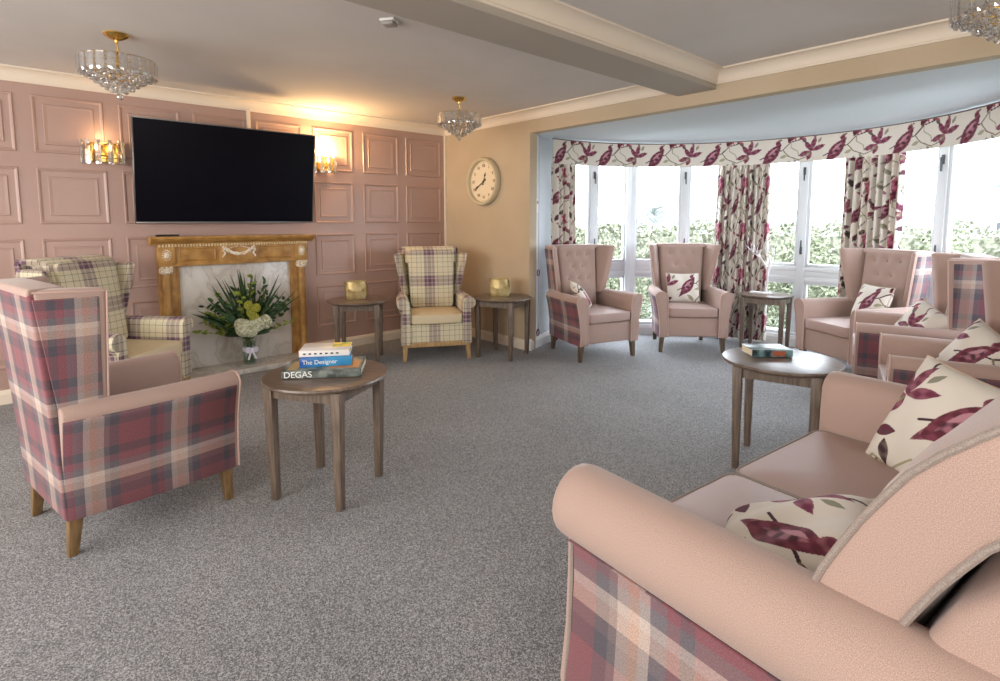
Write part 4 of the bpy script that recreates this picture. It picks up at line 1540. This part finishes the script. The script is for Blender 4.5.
rf = random.Random(11)
fl_ = empty('flower_arrangement', (XW + .19, 1.575, .06), 0, 'bouquet of cream hydrangeas, lime blooms and long dark leaves in the vase', 'flowers')


def stem_to(p, r0=.003):
    return [(rf.uniform(-.03, .03), rf.uniform(-.03, .03), .0), (p[0] * .15, p[1] * .15, .22), (p[0] * .6, p[1] * .6, (.25 + p[2]) / 2 + .02), p]


# blade leaves
mb = MB()
def blade(mb, base, tip, w, droop=0.0):
    b_, t_ = V(base), V(tip)
    d = t_ - b_; side = V((-.2, 1, 0)).cross(d)
    side = d.cross(V((1, .3, .1))).normalized()
    L, R = [], []
    rows_ = []
    for k in range(9):
        t = k / 8
        p = b_ + d * t + V((0, 0, -droop * t * t + droop * .4 * math.sin(PI * t)))
        ww = w * math.sin(PI * min(1, .12 + t * .88)) ** .8 if t < 1 else 0.0005
        rows_.append([p - side * ww + V((.003, 0, 0)), p + V((-.002, 0, 0)), p + side * ww + V((.003, 0, 0))])
    mb.loft(rows_, close=False)
for k in range(44):
    a = math.radians(rf.uniform(-64, 64)); L_ = rf.uniform(.42, .68) * (1 - .16 * abs(a))
    y = math.sin(a) * L_; z = .28 + math.cos(a) * L_ * 1.0
    x = rf.uniform(-.10, .14)
    blade(mb, (rf.uniform(-.02, .03), rf.uniform(-.03, .03), .22), (x, y, min(z, .88)), rf.uniform(.009, .016), rf.uniform(0, .05))
mb.build('blade_leaves', M['leaf_dark'], fl_, smooth=True)
# leafy sprays
for kind, n, m_ in (('spray', 15, 'leaf_dark'), ('lime_spray', 9, 'leaf_light')):
    for k in range(n):
        mb = MB()
        if kind == 'spray': a = math.radians(-75 + 150 * (k + rf.random() * .6) / n)
        else: a = math.radians([-82, -72, -55, -35, -12, 4, 22, 60, 80][k])
        L_ = rf.uniform(.33, .50) if kind == 'spray' else (.43, .36, .40, .45, .40, .52, .42, .36, .34)[k]
        tip = (rf.uniform(-.06, .13), math.sin(a) * L_, .27 + math.cos(a) * L_)
        pts = [V((0, 0, .22)), V((tip[0] * .4, tip[1] * .4, .22 + (tip[2] - .22) * .5)), V(tip)]
        mb.tube(pts, [.003, .0025, .0015], 5)
        for q in range(12):
            t = .35 + .65 * q / 11
            p = pts[1].lerp(pts[2], (t - .5) * 2) if t > .5 else pts[0].lerp(pts[1], t * 2)
            d = V((rf.uniform(-.6, .8), rf.uniform(-1, 1), rf.uniform(-.2, 1))).normalized()
            blade(mb, p, p + d * rf.uniform(.045, .075), rf.uniform(.010, .017))
        mb.build('leaf_spray', M[m_], fl_)
# broad leaves under the blooms
mb = MB()
for k in range(26):
    a = math.radians(rf.uniform(-110, 110)); L_ = rf.uniform(.13, .22)
    blade(mb, (.03, 0, .27), (rf.uniform(-.03, .14), math.sin(a) * L_, .30 + math.cos(a) * L_ * .45), rf.uniform(.025, .038), .02)
mb.build('broad_leaves', M['leaf_dark'], fl_)


def bloom(c, R_, n, m_, name):
    mb = MB()
    for k in range(n):
        z = 1 - 2 * (k + .5) / n; a = k * 2.39996
        s_ = math.sqrt(1 - z * z)
        d = V((s_ * math.cos(a), s_ * math.sin(a), z))
        p = V(c) + d * R_
        u = d.orthogonal().normalized(); w = d.cross(u)
        pr_ = R_ * .27
        for j in range(4):
            b_ = a + j * PI / 2
            e_ = (u * math.cos(b_) + w * math.sin(b_))
            f_ = d.cross(e_)
            mb.face([mb.v(p - d * .010), mb.v(p + e_ * pr_ * .6 + f_ * pr_ * .5), mb.v(p + e_ * pr_ + d * .004), mb.v(p + e_ * pr_ * .6 - f_ * pr_ * .5)])
    mb.ball(c, R_ * .93, 14, 9)
    return mb.build(name, m_, fl_, smooth=False)


for c, R_ in (((.10, -.065, .335), .074), ((.12, -.02, .315), .060), ((.11, .04, .36), .062), ((.07, .115, .365), .066), ((.08, -.09, .37), .05)):
    bloom(c, R_, 110, M['hydrangea'], 'hydrangea_bloom')
for c, R_ in (((.10, .0, .47), .040), ((.12, .035, .51), .036), ((.09, -.02, .535), .036), ((.10, .02, .425), .040)):
    bloom(c, R_, 80, M['chrys'], 'lime_bloom')
mb = MB()
for k in range(14):
    a = rf.uniform(0, 2 * PI)
    mb.tube([(.035 * math.cos(a), .035 * math.sin(a), .004), (.02 * math.cos(a + 2), .02 * math.sin(a + 2), .12), (.03 * math.cos(a + 3), .03 * math.sin(a + 3), .26)], .0035, 5)
mb.build('stems', M['stem'], fl_)
